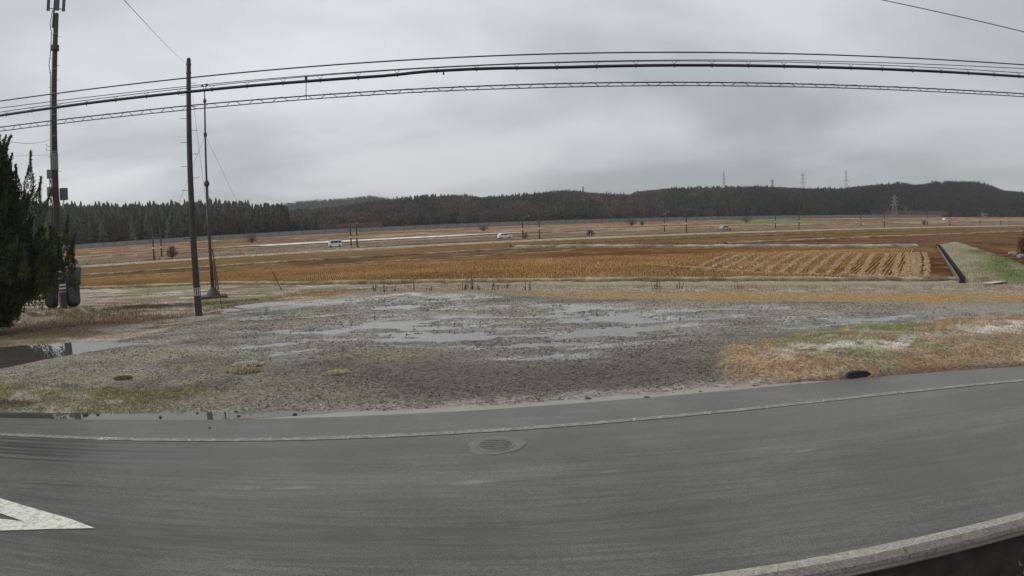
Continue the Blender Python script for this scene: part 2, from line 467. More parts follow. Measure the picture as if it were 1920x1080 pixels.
_by = np.array([13.0, 13.6, 15.2, 17.2, 19.2, 23.0, 27.5, 29.8, 32.8, 34.4, 32.9, 28.9, 26.8, 24.6, 23.0, 21.5, 19.0])
def y_back(x): return np.interp(x, _bx, _by)  # back edge of the gravel
_fx = np.array([-90, -46, -28, -17, 0, 10, 21.6, 30.2, 34.6, 44, 90])
_fy = np.array([62, 61, 59.7, 55.9, 52.2, 49.5, 45.6, 42.8, 41.6, 38, 22])
def y_field(x): return np.interp(x, _fx, _fy)  # near edge of the paddies
FIELD_Z = -1.5
# frame of the far roads and the railway-like line of poles: s along, d across
TX, TY, NX, NY = 0.9317, 0.3632, -0.3632, 0.9317
def sd(s, d, z=0.0): return (s * TX + d * NX, s * TY + d * NY, z)

PUDDLES = [  # centre x, y, radius x, radius y, strength: hollows in the gravel where rain stands
    (-7.4, 19.2, .9, 1.3, 1.0), (-6.2, 17.2, .7, .5, .8), (-6.5, 21.6, 1.5, 1.0, .95), (-4.6, 23.2, 1.6, .8, .95), (-3.4, 21.4, 2.2, 1.6, 1.0), (-1.2, 20.2, 2.2, 1.2, 1.0), (.4, 18.2, 1.2, .9, .9), (1.9, 18.9, 1.3, 1.0, .9), (3.1, 20.6, 1.2, 1.6, 1.0), (3.6, 23.0, 1.3, 1.5, 1.0), (2.4, 25.4, 1.5, 1.2, .95), (1.2, 21.6, 1.3, .8, .9),
    (-4.6, 28.2, 1.7, 1.4, .95), (-0.1, 27.0, 2.2, .6, .95), (8.3, 24.6, 2.2, .6, .95), (9.6, 22.2, 1.8, .5, .75), (6.4, 22.3, 1.6, .5, .8), (12.4, 20.5, 2.6, .8, 0.85), (9.4, 20.0, 1.6, .5, .75), (-8.6, 31.4, 3.2, 1.0, .85), (-9.6, 26.6, 2.0, .8, .6), (-2.4, 24.6, 2.0, .9, .85), (-4.2, 31.5, 3.0, .8, .85),
    (0.6, 16.6, 1.1, .6, .6), (5.2, 20.3, 1.5, .5, .7), (-11.2, 29.2, 1.6, .7, .8), (-5.5, 25.6, 1.6, .5, .8), (.8, 24.2, 1.6, .5, .8), (-8.8, 22.6, 1.2, .4, .7)]
def puddle_level(x, y):
    L = np.full(np.shape(x), -9.0)
    for cx, cy, rx, ry, st in PUDDLES:
        inside = ((x - cx) / (rx * 1.8)) ** 2 + ((y - cy) / (ry * 1.8)) ** 2 < 1
        L = np.where(inside, np.maximum(L, lot_base(cx, cy) + P_OFF - 0.02 * (1 - st)), L)
    return L
P_OFF = -0.042
def lot_base(x, y):
    ya = float(y_asphalt(x)); yb = float(y_back(x))
    return -0.03 - 0.17 * min(1, max(0, (y - ya) / (yb - ya)))
def puddle_mask(x, y):
    m = np.zeros_like(x)
    for cx, cy, rx, ry, st in PUDDLES:
        r2 = ((x - cx) / (rx * 1.25)) ** 2 + ((y - cy) / (ry * 1.25)) ** 2
        m = np.maximum(m, st * np.exp(-r2 * 0.9))
    return m
def side_pool(x, y):
    """the long rut of standing water under the juniper"""
    ax, ay, bx, by = -19.5, 17.0, -13.2, 20.4
    t = np.clip(((x - ax) * (bx - ax) + (y - ay) * (by - ay)) / ((bx - ax) ** 2 + (by - ay) ** 2), 0, 1)
    px, py = ax + t * (bx - ax), ay + t * (by - ay)
    w = 1.35 * (1 - t) + 0.35 * t
    return np.exp(-(((x - px) ** 2 + (y - py) ** 2) / w ** 2))

def verge_mask(x, y):
    """raised grassy verge at the right between road and gravel"""
    top = np.interp(x, [4.2, 4.9, 5.7, 8.0, 11.0, 14.5, 17.5, 30, 70], [12.2, 14.4, 16.0, 16.9, 17.7, 18.1, 18.5, 18.6, 17])
    w = fbm(x, y, 1.2, 3, 5) - 0.5
    return sstep(0.7, -0.6, y - top + w * 1.6) * sstep(4.0, 5.4, x + w * 0.8 + 0.12 * (y - 13))
def lverge_mask(x, y):
    top = 13.3 + 0.10 * (-7 - x)
    w = fbm(x, y, 1.1, 3, 8) - 0.5
    return sstep(0.6, -0.6, y - top + w * 1.6) * sstep(-5.2, -8.5, x + w * 2)

_gv = np.array([(-30, 30.5), (-24.9, 33.1), (-21.5, 35.2), (-18.1, 36.6), (-16.2, 39.3)])
def ledge(x, y):
    """low turf step at the left: (height, how much of its bare face)"""
    yy = np.interp(x, _gv[:, 0], _gv[:, 1], left=999, right=999)
    dy = y - yy + .7 * (fbm(x, x * 0, 1.8, 3, 9) - .5)
    return .24 * sstep(-.06, .14, dy) * np.exp(-(np.clip(dy, 0, None) / 4.5) ** 2), np.exp(-((dy - .02) / .17) ** 2)

def ground_z(x, y):
    x = np.asarray(x, float); y = np.asarray(y, float)
    ya = y_asphalt(x); yb = y_back(x); yf = y_field(x)
    t1 = np.clip((y - ya) / np.maximum(yb - ya, .5), 0, 1)
    z = -0.03 - 0.17 * t1
    t2 = np.clip((y - yb) / np.maximum(yf - 1.5 - yb, 1), 0, 1)
    z = z - 0.15 * sstep(0, .35, t2) - 1.18 * sstep(.25, 1.0, t2)
    vm = verge_mask(x, y); lv = lverge_mask(x, y)
    off = np.clip(y - ya, 0, None)
    z = z + vm * (0.06 * sstep(0, .3, off) + 0.24 * sstep(.1, 1.7, off) * (0.6 + 0.8 * fbm(x, y, 1.6, 3, 3)))
    z = z + lv * (0.05 + 0.10 * fbm(x, y, .9, 3, 4)) * sstep(.35, .9, off)
    n1 = fbm(x, y, 1.6, 4, 1) - .5
    n2 = fbm(x, y, .45, 3, 2) - .5
    lot = (1 - sstep(0.0, .12, t2)) * (1 - vm) * (1 - lv)
    pm = puddle_mask(x, y)
    z = z + lot * (n1 * 0.10 + n2 * 0.035 + 0.035) - lot * pm * 0.105 + (1 - lot) * (n1 * 0.16 + n2 * 0.10) * sstep(.2, 1.0, off)
    n5 = fbm(x * .26, y, .62, 5, 6, .68) - .5
    z = z + lot * np.clip(pm * 1.4, 0, 1) * n5 * 0.34
    z = z - side_pool(x, y) * 0.22
    z = z + ledge(x, y)[0]
    z = z - 0.06 * sstep(.04, -.02, off)
    z = z + 0.17 * np.exp(-((x - 7.5) / .60) ** 2 - ((y - 12.92) / .22) ** 2)
    z = z - 0.10 * np.exp(-((x - 7.5) / .36) ** 6 - ((y - 12.58) / .16) ** 4)
    # shallow gutter beside the asphalt
    z = z - 0.045 * np.exp(-((off - 0.32) / 0.28) ** 2) * (x < 5.0)
    # old wheel ledge at the left behind the gravel
    return z

# ---- far base sheet
terr = MB()
seg = 64
v = [(0, 0, -3.2)]
for rr in (60, 200, 600, 1400, 2500):
    for j in range(seg):
        a = 2 * math.pi * j / seg
        v.append((rr * math.cos(a), rr * math.sin(a), -3.2))
f = [(0, 1 + j, 1 + (j + 1) % seg) for j in range(seg)]
for k in range(4):
    for j in range(seg):
        a0 = 1 + k * seg + j; a1 = 1 + k * seg + (j + 1) % seg
        f.append((a0, a0 + seg, a1 + seg, a1))
terr.add(v, f)
tag(terr.build('ground', mat('far_farmland', (0.12, 0.09, 0.05), (0.16, 0.13, 0.08), scale=0.02, rough=0.95)), kind='structure')

def grid_mesh(name, xs, ys, zf, cf, material, kind='structure', smooth=True):
    X, Y = np.meshgrid(xs, ys)
    x, y = X.ravel(), Y.ravel()
    z = zf(x, y)
    c = cf(x, y, z) if cf else None
    nx, ny = len(xs), len(ys)
    i = np.arange(nx * ny).reshape(ny, nx)
    F = np.stack([i[:-1, :-1], i[:-1, 1:], i[1:, 1:], i[1:, :-1]], -1).reshape(-1, 4)
    o = mesh_np(name, np.stack([x, y, z], 1), F, material, colors=c, smooth=smooth)
    return tag(o, kind=kind) if kind else o

# ---- road surface: grid in (x, fraction across)
def build_road():
    xs = np.concatenate([np.arange(-60, -14, 1.0), np.arange(-14, 14, .25), np.arange(14, 60.1, 1.0)]); ts = np.linspace(0, 1, 240)
    X, T = np.meshgrid(xs, ts)
    y0 = y_near(X) - 0.34; y1 = y_asphalt(X) + 0.03
    Y = y0 + (y1 - y0) * T
    Z = 0.03 * np.sin(np.pi * T) + (fbm(X, Y, 2.5, 3, 11) - .5) * 0.014
    across = (Y - y_near(X)) / (y_edge(X) - y_near(X))
    tone = 1.0 - 0.16 * np.exp(-((across - 0.32) / .10) ** 2) - 0.12 * np.exp(-((across - 0.80) / .07) ** 2)
    tone += 0.10 * sstep(.98, 1.03, across)
    seam = .553 + .012 * (fbm(X, X * 0, 4, 3, 17) - .5)
    tone -= 0.34 * np.exp(-((across - seam) / .008) ** 2) * (.35 + .9 * fbm(X, X * 0, 1.3, 3, 18))
    tone += 0.30 * np.exp(-((across - seam + .022) / .009) ** 2) * sstep(.5, .62, fbm(X, Y * 2, .9, 3, 19))
    for q, w, a in ((.66, .006, .16), (.73, .005, .12), (.86, .006, .14), (.90, .005, .12), (.95, .005, .18), (.30, .008, .14), (.42, .008, .10)):
        tone -= a * np.exp(-((across - q - .012 * (fbm(X, X * 0, 6, 3, int(q * 100)) - .5)) / w) ** 2) * sstep(.35, .6, fbm(X, X * 0, 3.0, 3, int(q * 90)))
    # dark wet tyre lines at the left
    for q in (.955, .915, .875, .835, .80, .755):
        tone -= .75 * np.exp(-((across - q - .014 * (fbm(X, X * 0, 5, 3, int(q * 300)) - .5)) / .0085) ** 2) * sstep(-4.2, -7.6, X + 3.0 * (fbm(X, Y * 0 + q, 1.2, 2, int(q * 200)) - .5))
    # long worn tyre bands that follow the bend
    for q, w, a in ((.62, .03, .10), (.70, .018, -.14), (.78, .02, .12), (.88, .022, -.12), (.47, .03, -.12), (.36, .035, .10), (.22, .05, -.10)):
        tone += a * np.exp(-((across - q - .03 * (fbm(X, X * 0, 9, 3, int(q * 170)) - .5)) / w) ** 2) * (.4 + 1.0 * fbm(X, X * 0, 4, 3, int(q * 130)))
    # pale grit along the seam
    tone += .9 * (fbm(X, Y * 1.3, .22, 2, 77) > .70) * np.exp(-((across - seam - .012) / .012) ** 2)
    tone *= 0.92 + 0.16 * fbm(X, Y * 3, 3.0, 3, 14)
    wet = 0.55 + 0.5 * fbm(X, Y * 4, 4.0, 3, 15) - .1
    c = np.stack([tone.ravel(), np.clip(wet, 0, 1).ravel(), np.zeros(tone.size)], 1)
    nx, ny = len(xs), len(ts)
    i = np.arange(nx * ny).reshape(ny, nx)
    F = np.stack([i[:-1, :-1], i[:-1, 1:], i[1:, 1:], i[1:, :-1]], -1).reshape(-1, 4)
    tag(mesh_np('road', np.stack([X.ravel(), Y.ravel(), Z.ravel()], 1), F, M['road'], colors=c, smooth=True), kind='structure')
build_road()
def road_z(x, y):
    y0 = y_near(x) - 0.34; y1 = y_asphalt(x) + 0.03
    t = np.clip((y - y0) / (y1 - y0), 0, 1)
    return 0.03 * np.sin(np.pi * t) + (fbm(x, y, 2.5, 3, 11) - .5) * 0.014

def ribbon(name, xs, ylo, yhi, dz, material, parent=None):
    xs = np.asarray(xs, float); ny = 4
    T = np.linspace(0, 1, ny)
    X = np.repeat(xs[None], ny, 0); Y = ylo[None] + (yhi - ylo)[None] * T[:, None]
    Z = road_z(X, Y) + dz
    nx = len(xs); i = np.arange(nx * ny).reshape(ny, nx)
    F = np.stack([i[:-1, :-1], i[:-1, 1:], i[1:, 1:], i[1:, :-1]], -1).reshape(-1, 4)
    return mesh_np(name, np.stack([X.ravel(), Y.ravel(), Z.ravel()], 1), F, material, smooth=True)
xs = np.arange(-60, 60.1, 0.25)
wob = 0.012 * (fbm(xs, xs * 0, .8, 3, 21) - .5)
tag(ribbon('edge_line', xs, y_edge(xs) - .08 + wob, y_edge(xs) + .08 + wob, .007, M['line']), kind='structure')
tag(ribbon('near_edge_line', xs, y_near(xs) - .085, y_near(xs) + .085, .007, M['line_near']), kind='structure')
# pointed white marking at the lower left
def flat_poly(name, pts, dz, material, zf=road_z, sub=True):
    mb = MB()
    p = [(x, y, float(zf(np.array(x), np.array(y))) + dz) for x, y in pts]
    mb.add(p, [tuple(range(len(p)))])
    return mb.build(name, material)
tag(flat_poly('painted_arrow', [(-5.24, 6.45), (-5.75, 6.63), (-6.30, 6.76), (-7.23, 6.98), (-8.4, 7.22), (-8.4, 6.95), (-7.4, 6.68), (-6.90, 6.55), (-6.38, 6.42), (-6.9, 6.40), (-7.6, 6.36), (-8.4, 6.30), (-8.4, 5.75), (-7.4, 5.93), (-6.51, 6.10), (-5.85, 6.30)], .009, M['line_bold']), kind='structure')

# kerb slabs along the near side (each slab 2 m long) and the drop behind them
kerb = empty('kerb', (0, 0, 0)); tag(kerb, kind='structure')
for k in range(-14, 14):
    xa, xb = k * 2.0 + 0.006, k * 2.0 + 1.994
    ya, yb = float(y_near(xa)), float(y_near(xb))
    mb = MB()
    jit = random.uniform(-.006, .006)
    o0, o1 = -0.105, -0.275
    v = [(xa, ya + o1, -.06), (xb, yb + o1, -.06), (xb, yb + o0, -.06), (xa, ya + o0, -.06),
         (xa, ya + o1 + .012, .052 + jit), (xb, yb + o1 + .012, .052 + jit), (xb, yb + o0 - .008, .052 + jit), (xa, ya + o0 - .008, .052 + jit)]
    mb.add(v, [(3, 2, 1, 0), (4, 5, 6, 7), (0, 1, 5, 4), (1, 2, 6, 5), (2, 3, 7, 6), (3, 0, 4, 7)])
    mb.build('kerb_slab', M['concrete'], kerb)
mb = MB()
mb.add([(x, float(y_near(x)) + o, z) for z in (-.95, -.065) for o in (-.262, -.10) for x in (-30, 30)], [(0, 1, 3, 2), (4, 6, 7, 5), (0, 4, 5, 1), (2, 3, 7, 6), (0, 2, 6, 4), (1, 5, 7, 3)])
mb.build('footing_wall', M['concrete_dark'], kerb)
tag(grid_mesh('roadside_ditch', np.arange(-60, 60.1, .6), np.concatenate([[-14, -6, -2, 1, 2, 3], np.arange(3.4, 9.5, .3)]),
    lambda x, y: np.where(y > y_near(x) - .2, -0.9, -0.62 + (fbm(x, y, .8, 3, 31) - .5) * .12),
    lambda x, y, z: mixc(np.tile((0.045, 0.04, 0.036), (len(x), 1)), (0.075, 0.062, 0.045), fbm(x, y, .7, 3, 32)), M['ground']), kind='structure')

# ---- gravel lot, verges and grassy bank: one fine sheet
def ground_tint(x, y, z):
    ya = y_asphalt(x); yb = y_back(x); yf = y_field(x)
    off = y - ya
    t2s = (y - yb) / np.maximum(yf - yb, 1); t2 = np.clip(t2s, 0, 1)
    n1 = fbm(x, y, 2.2, 4, 41); n2 = fbm(x, y, .55, 3, 42); n3 = fbm(x * .35, y, 1.2, 4, 43); n4 = fbm(x, y, 6.0, 3, 44)
    gravel = np.tile((0.225, 0.199, 0.152), (len(x), 1))
    gravel = mixc(gravel, (0.140, 0.122, 0.098), sstep(.45, .7, n3))
    gravel = mixc(gravel, (0.31, 0.285, 0.24), sstep(.55, .75, n1) * .5)
    gravel = mixc(gravel, (0.225, 0.215, 0.135), sstep(.50, .66, n4 + .25 * (n2 - .5)) * .50)       # mossy
    dark = np.exp(-((x - 0.5) / 7.0) ** 2 - ((y - 15.0) / 2.6) ** 2)
    gravel = mixc(gravel, (0.088, 0.072, 0.060), np.clip(dark * 1.3 * (.4 + 1.1 * n1), 0, .9))
    gravel = mixc(gravel, (0.235, 0.220, 0.130), np.exp(-((x + 9.5) / 4.0) ** 2 - ((y - 15.5) / 3.0) ** 2) * .55 * sstep(.35, .6, n2))
    gravel = mixc(gravel, (0.215, 0.208, 0.165), np.exp(-((x - 8.0) / 5.0) ** 2 - ((y - 20.0) / 3.5) ** 2) * .6)
    # wheel ruts turning in from the road
    for r0, cx0 in ((7.2, 1.0), (8.7, 1.0), (11.5, -3.0), (13.0, -3.0)):
        rad = np.hypot((x - cx0) * .8, y - 11.0)
        gravel = mixc(gravel, (0.105, 0.093, 0.082), np.exp(-((rad - r0 + (n1 - .5) * 1.2) / .38) ** 2) * .6 * sstep(.3, .6, n3 + .1))
    # soil darkens where it is wet round the puddles
    gravel = mixc(gravel, (0.15, 0.138, 0.118), puddle_mask(x, y) * .6)
    # pale frost dusting on the ridges between puddles
    gravel = mixc(gravel, (0.40, 0.40, 0.385), sstep(.60, .74, n2 * .6 + n1 * .4) * sstep(18, 24, y) * .55)
    c = gravel
    # grass of the bank behind the gravel
    dry = np.tile((0.235, 0.195, 0.125), (len(x), 1))
    dry = mixc(dry, (0.29, 0.165, 0.060), sstep(.45, .62, n1) * .6)
    frosty = np.tile((0.38, 0.345, 0.285), (len(x), 1))
    frosty = mixc(frosty, (0.24, 0.185, 0.135), sstep(.42, .64, n2))
    green = np.tile((0.235, 0.225, 0.115), (len(x), 1))
    orange = np.tile((0.36, 0.205, 0.055), (len(x), 1))
    bandw = t2 + (n1 - .5) * .22
    bank = mixc(dry, orange, np.exp(-((bandw - .10) / .10) ** 2) * sstep(-1.0, 6.0, x) * .85)
    bank = mixc(bank, frosty, np.exp(-((bandw - .37) / .15) ** 2) * .95)
    bank = mixc(bank, (0.22, 0.205, 0.115), sstep(.58, .70, bandw))
    bank = mixc(bank, (0.31, 0.265, 0.185), sstep(.86, .95, bandw))
    # at the left the bank is frosty brown turf with green by the pole
    lf = sstep(-6, -12, x)
    left = mixc(np.tile((0.34, 0.275, 0.195), (len(x), 1)), (0.185, 0.115, 0.065), sstep(.42, .58, n3))
    left = mixc(left, (0.52, 0.48, 0.42), sstep(.52, .64, fbm(x * .3, y, .7, 4, 46, .65)) * .85)
    left = mixc(left, (0.19, 0.185, 0.075), sstep(.50, .64, n4) * .75)
    left = mixc(left, (0.185, 0.185, 0.06), np.exp(-((x + 19.0) / 3.4) ** 2 - ((y - 41.5) / 3.0) ** 2) * .9)
    left = mixc(left, (0.30, 0.13, 0.04), np.exp(-((x + 11.4) / 2.6) ** 2 - ((y - 37.6) / 2.2) ** 2) * .85)
    left = mixc(left, (0.105, 0.045, 0.025), np.exp(-((x + 21.0) / 5.0) ** 2 - ((y - 26.5) / 4.6) ** 2) * .95)
    bank = mixc(bank, left, lf)
    c = mixc(c, bank, sstep(-.03, .03, t2s + (n2 - .5) * .07 + (n1 - .5) * .08))
    c = mixc(c, (0.50, 0.49, 0.455), np.exp(-((y - yb + .6 + (n1 - .5) * 1.5) / .8) ** 2) * sstep(-15, -11, x) * sstep(1, -4, x) * (.35 + .6 * sstep(.4, .6, n2)))
    # verge at the right
    vm = verge_mask(x, y)
    ver = mixc(np.tile((0.27, 0.185, 0.095), (len(x), 1)), (0.19, 0.185, 0.075), sstep(.46, .60, n4 + .3 * (n2 - .5)))
    ver = mixc(ver, (0.29, 0.125, 0.05), sstep(.60, .74, n1) * .6)
    top = np.interp(x, [4.2, 8, 11, 14.5, 17.5, 30], [13.4, 14.6, 15.2, 15.4, 15.6, 15.6])
    ver = mixc(ver, (0.54, 0.50, 0.44), np.exp(-((y - top + (n1 - .5) * 2.4) / .5) ** 2) * sstep(.38, .55, n2) * .95 * sstep(4.8, 6.5, x))
    ver = mixc(ver, (0.46, 0.40, 0.31), sstep(.54, .64, fbm(x * .4, y, .6, 4, 47, .65)) * .35)
    ver = mixc(ver, (0.34, 0.20, 0.085), np.exp(-((x - 5.4) / 1.3) ** 2) * .75)
    ver = mixc(ver, (0.10, 0.06, 0.04), sstep(.45, .1, off) * .8)
    ver = ver * .86 + ver.mean(1, keepdims=True) * .14
    c = mixc(c, ver, vm)
    lv = lverge_mask(x, y)
    lver = mixc(np.tile((0.185, 0.165, 0.085), (len(x), 1)), (0.30, 0.26, 0.20), sstep(.5, .66, n2))
    lver = mixc(lver, (0.07, 0.05, 0.035), sstep(.50, .64, n3) * .8)
    lver = mixc(lver, (0.15, 0.17, 0.05), np.exp(-((x + 8.0) / 1.6) ** 2 - ((y - 13.2) / .8) ** 2) * .8)
    c = mixc(c, lver, lv)
    # silt beside the asphalt
    silt = sstep(.85, .45, off + (n2 - .5) * .8 + (n3 - .5) * .5) * sstep(-6, -3, x) * (1 - sstep(4.8, 6.2, x))
    c = mixc(c, (0.25, 0.228, 0.19), silt * .8)
    # pale crust along the pool
    sp = side_pool(x, y)
    c = mixc(c, (0.40, 0.36, 0.30), np.exp(-((sp - .22) / .10) ** 2) * .6 * (y < 21))
    c = mixc(c, (0.07, 0.055, 0.045), sstep(.35, .7, sp))
    c = mixc(c, (0.035, 0.02, 0.014), ledge(x, y)[1] * .95)
    lotw = sstep(.02, -.04, t2s) * (1 - vm) * (1 - lv)
    near_w = sstep(.055, .0, z - puddle_level(x, y)) * lotw
    c = c * (1 - .25 * near_w)[:, None]
    slush = sstep(.50, .40, fbm(x * .26, y, .62, 5, 6, .68)) * np.clip(puddle_mask(x, y) * 1.6, 0, 1) * lotw
    c = mixc(c, (0.52, 0.515, 0.49), slush * .8)
    wet = lotw * np.clip(near_w * .8 + puddle_mask(x, y) * .9 + .55 * sstep(.45, .62, fbm(x * .4, y, 2.0, 4, 45)) * sstep(13, 20, y), 0, 1) * .9 + .8 * silt
    return np.concatenate([c, np.clip(wet, 0, 1)[:, None]], 1)
gx = np.unique(np.concatenate([np.arange(-75, -24, .8), np.arange(-24, -14, .22), np.arange(-14, 16, .11), np.arange(16, 26, .25), np.arange(26, 70.1, .8)]))
def lot_sheet():
    nT = 330
    T = np.concatenate([np.linspace(0, .55, 210, endpoint=False), np.linspace(.55, 1, 90)])
    X = np.repeat(gx[None], len(T), 0)
    y0 = y_asphalt(gx) - 0.05; y1 = y_field(gx) + 1.0
    Y = y0[None] + (y1 - y0)[None] * T[:, None]
    x, y = X.ravel(), Y.ravel()
    z = ground_z(x, y)
    c = ground_tint(x, y, z)
    nx, ny = len(gx), len(T)
    i = np.arange(nx * ny).reshape(ny, nx)
    F = np.stack([i[:-1, :-1], i[:-1, 1:], i[1:, 1:], i[1:, :-1]], -1).reshape(-1, 4)
    tag(mesh_np('gravel_lot', np.stack([x, y, z], 1), F, M['ground'], colors=c, smooth=True), kind='structure')
lot_sheet()

# standing water: flat sheets that show wherever the uneven gravel dips below them
def water_patch(name, pts, z, material):
    mb = MB(); mb.add([(x, y, z) for x, y in pts], [tuple(range(len(pts)))])
    return tag(mb.build(name, material), kind='structure')
def ellipse(cx, cy, rx, ry, n=20): return [(cx + rx * math.cos(2 * math.pi * k / n), cy + ry * math.sin(2 * math.pi * k / n)) for k in range(n)]
for cx, cy, rx, ry, st in PUDDLES:
    water_patch('puddle', ellipse(cx, cy, rx * 1.8, ry * 1.8), lot_base(cx, cy) + P_OFF - 0.02 * (1 - st), M['water'])
water_patch('puddle', [(-22.5, 13.9), (-19.0, 14.5), (-16.2, 15.8), (-14.0, 17.5), (-11.8, 19.6), (-12.4, 21.2), (-14.3, 21.0), (-16.2, 20.9), (-18.6, 20.2), (-21.5, 18.8)], -0.155, M['water_clear'])
xs = np.arange(-24, -2.9, .3)
mb = MB()
lo = [(x, float(y_asphalt(x)) + .035, -0.022) for x in xs]
hi = [(x, float(y_asphalt(x)) + .62, -0.022) for x in xs]
n = len(xs)
mb.add(lo + hi, [(i, i + 1, n + i + 1, n + i) for i in range(n - 1)])
tag(mb.build('gutter_water', M['water_clear']), kind='structure')

# smooth wet silt washed against the asphalt
xs = np.arange(-5.2, 7.01, .07)
wdt = (.10 + .62 * fbm(xs, xs * 0, .9, 4, 48, .6)) * sstep(-5.2, -3.4, xs) * sstep(7.0, 5.2, xs)
X_ = np.repeat(xs[None], 4, 0); Y_ = y_asphalt(xs)[None] + .02 + wdt[None] * np.array([0, .35, .75, 1.0])[:, None]
Z_ = np.array([-.004, .004, .004, -.05])[:, None] + 0 * X_ + (fbm(X_, Y_, .5, 3, 49) - .5) * .012
i_ = np.arange(X_.size).reshape(4, -1)
tag(mesh_np('silt_strip', np.stack([X_.ravel(), Y_.ravel(), Z_.ravel()], 1), np.stack([i_[:-1, :-1], i_[:-1, 1:], i_[1:, 1:], i_[1:, :-1]], -1).reshape(-1, 4), M['wet_sand'], smooth=True), kind='structure')

# ---- paddies between the bank and the far track
def field_tint(x, y, z):
    d = x * NX + y * NY; s = x * TX + y * TY
    n1 = fbm(x, y, 9, 4, 51); n2 = fbm(x, y, 2, 3, 52)
    post = 122.0 - 0.5 * x if False else np.interp(x, [-5, 8.7, 21.8, 33.3, 47.4, 62, 120], [126, 117.6, 107.9, 100.7, 93.6, 88.5, 62])
    c = np.tile((0.205, 0.100, 0.032), (len(x), 1))
    c = mixc(c, (0.150, 0.066, 0.022), sstep(.42, .62, n1))
    c = mixc(c, (0.11, 0.055, 0.028), sstep(.56, .70, fbm(x * .25, y, 3.0, 4, 54)) * .6)
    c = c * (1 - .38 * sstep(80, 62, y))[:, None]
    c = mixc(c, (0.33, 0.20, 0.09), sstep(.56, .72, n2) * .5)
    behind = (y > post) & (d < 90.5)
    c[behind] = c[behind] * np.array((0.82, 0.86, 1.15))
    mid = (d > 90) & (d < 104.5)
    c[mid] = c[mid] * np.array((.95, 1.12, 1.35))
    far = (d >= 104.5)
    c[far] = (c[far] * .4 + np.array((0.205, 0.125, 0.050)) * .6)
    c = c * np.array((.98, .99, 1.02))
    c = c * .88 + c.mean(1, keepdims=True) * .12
    # frosted stubble in streaks at the left
    c = mixc(c, (0.33, 0.26, 0.17), sstep(.55, .7, fbm(s * .15, d, 5, 3, 53)) * sstep(5, -30, x) * .5)
    return c
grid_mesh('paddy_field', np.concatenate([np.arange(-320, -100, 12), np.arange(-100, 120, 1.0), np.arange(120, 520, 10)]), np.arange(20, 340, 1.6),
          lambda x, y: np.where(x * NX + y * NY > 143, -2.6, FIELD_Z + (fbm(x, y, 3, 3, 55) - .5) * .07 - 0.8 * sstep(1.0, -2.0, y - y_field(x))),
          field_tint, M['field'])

# low earth bunds between the paddies
def strip(name, pts, width, height, colr, kindz=FIELD_Z, seed=60, step=1.2, material=None, kind='structure', parent=None):
    """a low grassy ridge following a polyline"""
    P = [np.array(p, float) for p in pts]
    out = []
    for a, b in zip(P[:-1], P[1:]):
        L = np.linalg.norm(b - a); m = max(2, int(L / step))
        out += [a + (b - a) * k / m for k in range(m)]
    out.append(P[-1]); C = np.array(out)
    D = np.gradient(C, axis=0); D /= np.linalg.norm(D, axis=1)[:, None]
    N = np.stack([-D[:, 1], D[:, 0]], 1)
    u = np.array([-1, -.8, -.45, -.1, .25, .6, .85, 1.0]); prof = np.array([-.35, .35, .85, 1.0, .95, .75, .3, -.35])
    wv = 0.75 + 0.5 * fbm(C[:, 0], C[:, 1], 3.0, 3, seed)
    XY = C[:, None, :] + N[:, None, :] * (u[None, :, None] * width / 2 * wv[:, None, None])
    Z = kindz + prof[None] * height * (.55 + .9 * fbm(XY[..., 0], XY[..., 1], 1.3, 3, seed + 1))
    n, k = len(C), len(u)
    V = np.concatenate([XY, Z[..., None]], -1).reshape(-1, 3)
    i = np.arange(n * k).reshape(n, k)
    F = np.stack([i[:-1, :-1], i[:-1, 1:], i[1:, 1:], i[1:, :-1]], -1).reshape(-1, 4)[:, ::-1]
    cn = fbm(V[:, 0], V[:, 1], 1.8, 3, seed + 2)
    cc = mixc(np.tile(colr, (len(V), 1)), np.array(colr) * .55, sstep(.45, .68, cn))
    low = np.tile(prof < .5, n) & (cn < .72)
    cc[low] = cc[low] * .35 + np.array((0.06, 0.035, 0.022)) * .65      # dark soil flanks, with the bund's shaded side painted in
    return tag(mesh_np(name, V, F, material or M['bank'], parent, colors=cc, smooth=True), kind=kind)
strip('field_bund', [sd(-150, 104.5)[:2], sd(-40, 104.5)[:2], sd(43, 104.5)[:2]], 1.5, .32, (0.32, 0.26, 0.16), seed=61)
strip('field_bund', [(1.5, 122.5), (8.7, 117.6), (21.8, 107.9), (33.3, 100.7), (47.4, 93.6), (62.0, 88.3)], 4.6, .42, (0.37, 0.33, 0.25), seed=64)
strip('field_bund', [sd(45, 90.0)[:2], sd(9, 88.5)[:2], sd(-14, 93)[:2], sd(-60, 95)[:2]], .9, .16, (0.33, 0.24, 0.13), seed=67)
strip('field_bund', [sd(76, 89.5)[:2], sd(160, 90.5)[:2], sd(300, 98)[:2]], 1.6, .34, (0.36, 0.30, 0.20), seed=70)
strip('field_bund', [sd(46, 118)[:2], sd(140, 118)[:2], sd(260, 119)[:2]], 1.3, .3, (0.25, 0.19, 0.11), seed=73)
strip('field_bund', [(-60, 63.2), (-28, 61.4), (-17, 57.2), (0, 53.5), (10, 50.8), (21.6, 46.9), (30.2, 44.1), (34.2, 43.0)], 1.5, .26, (0.34, 0.30, 0.18), seed=76)

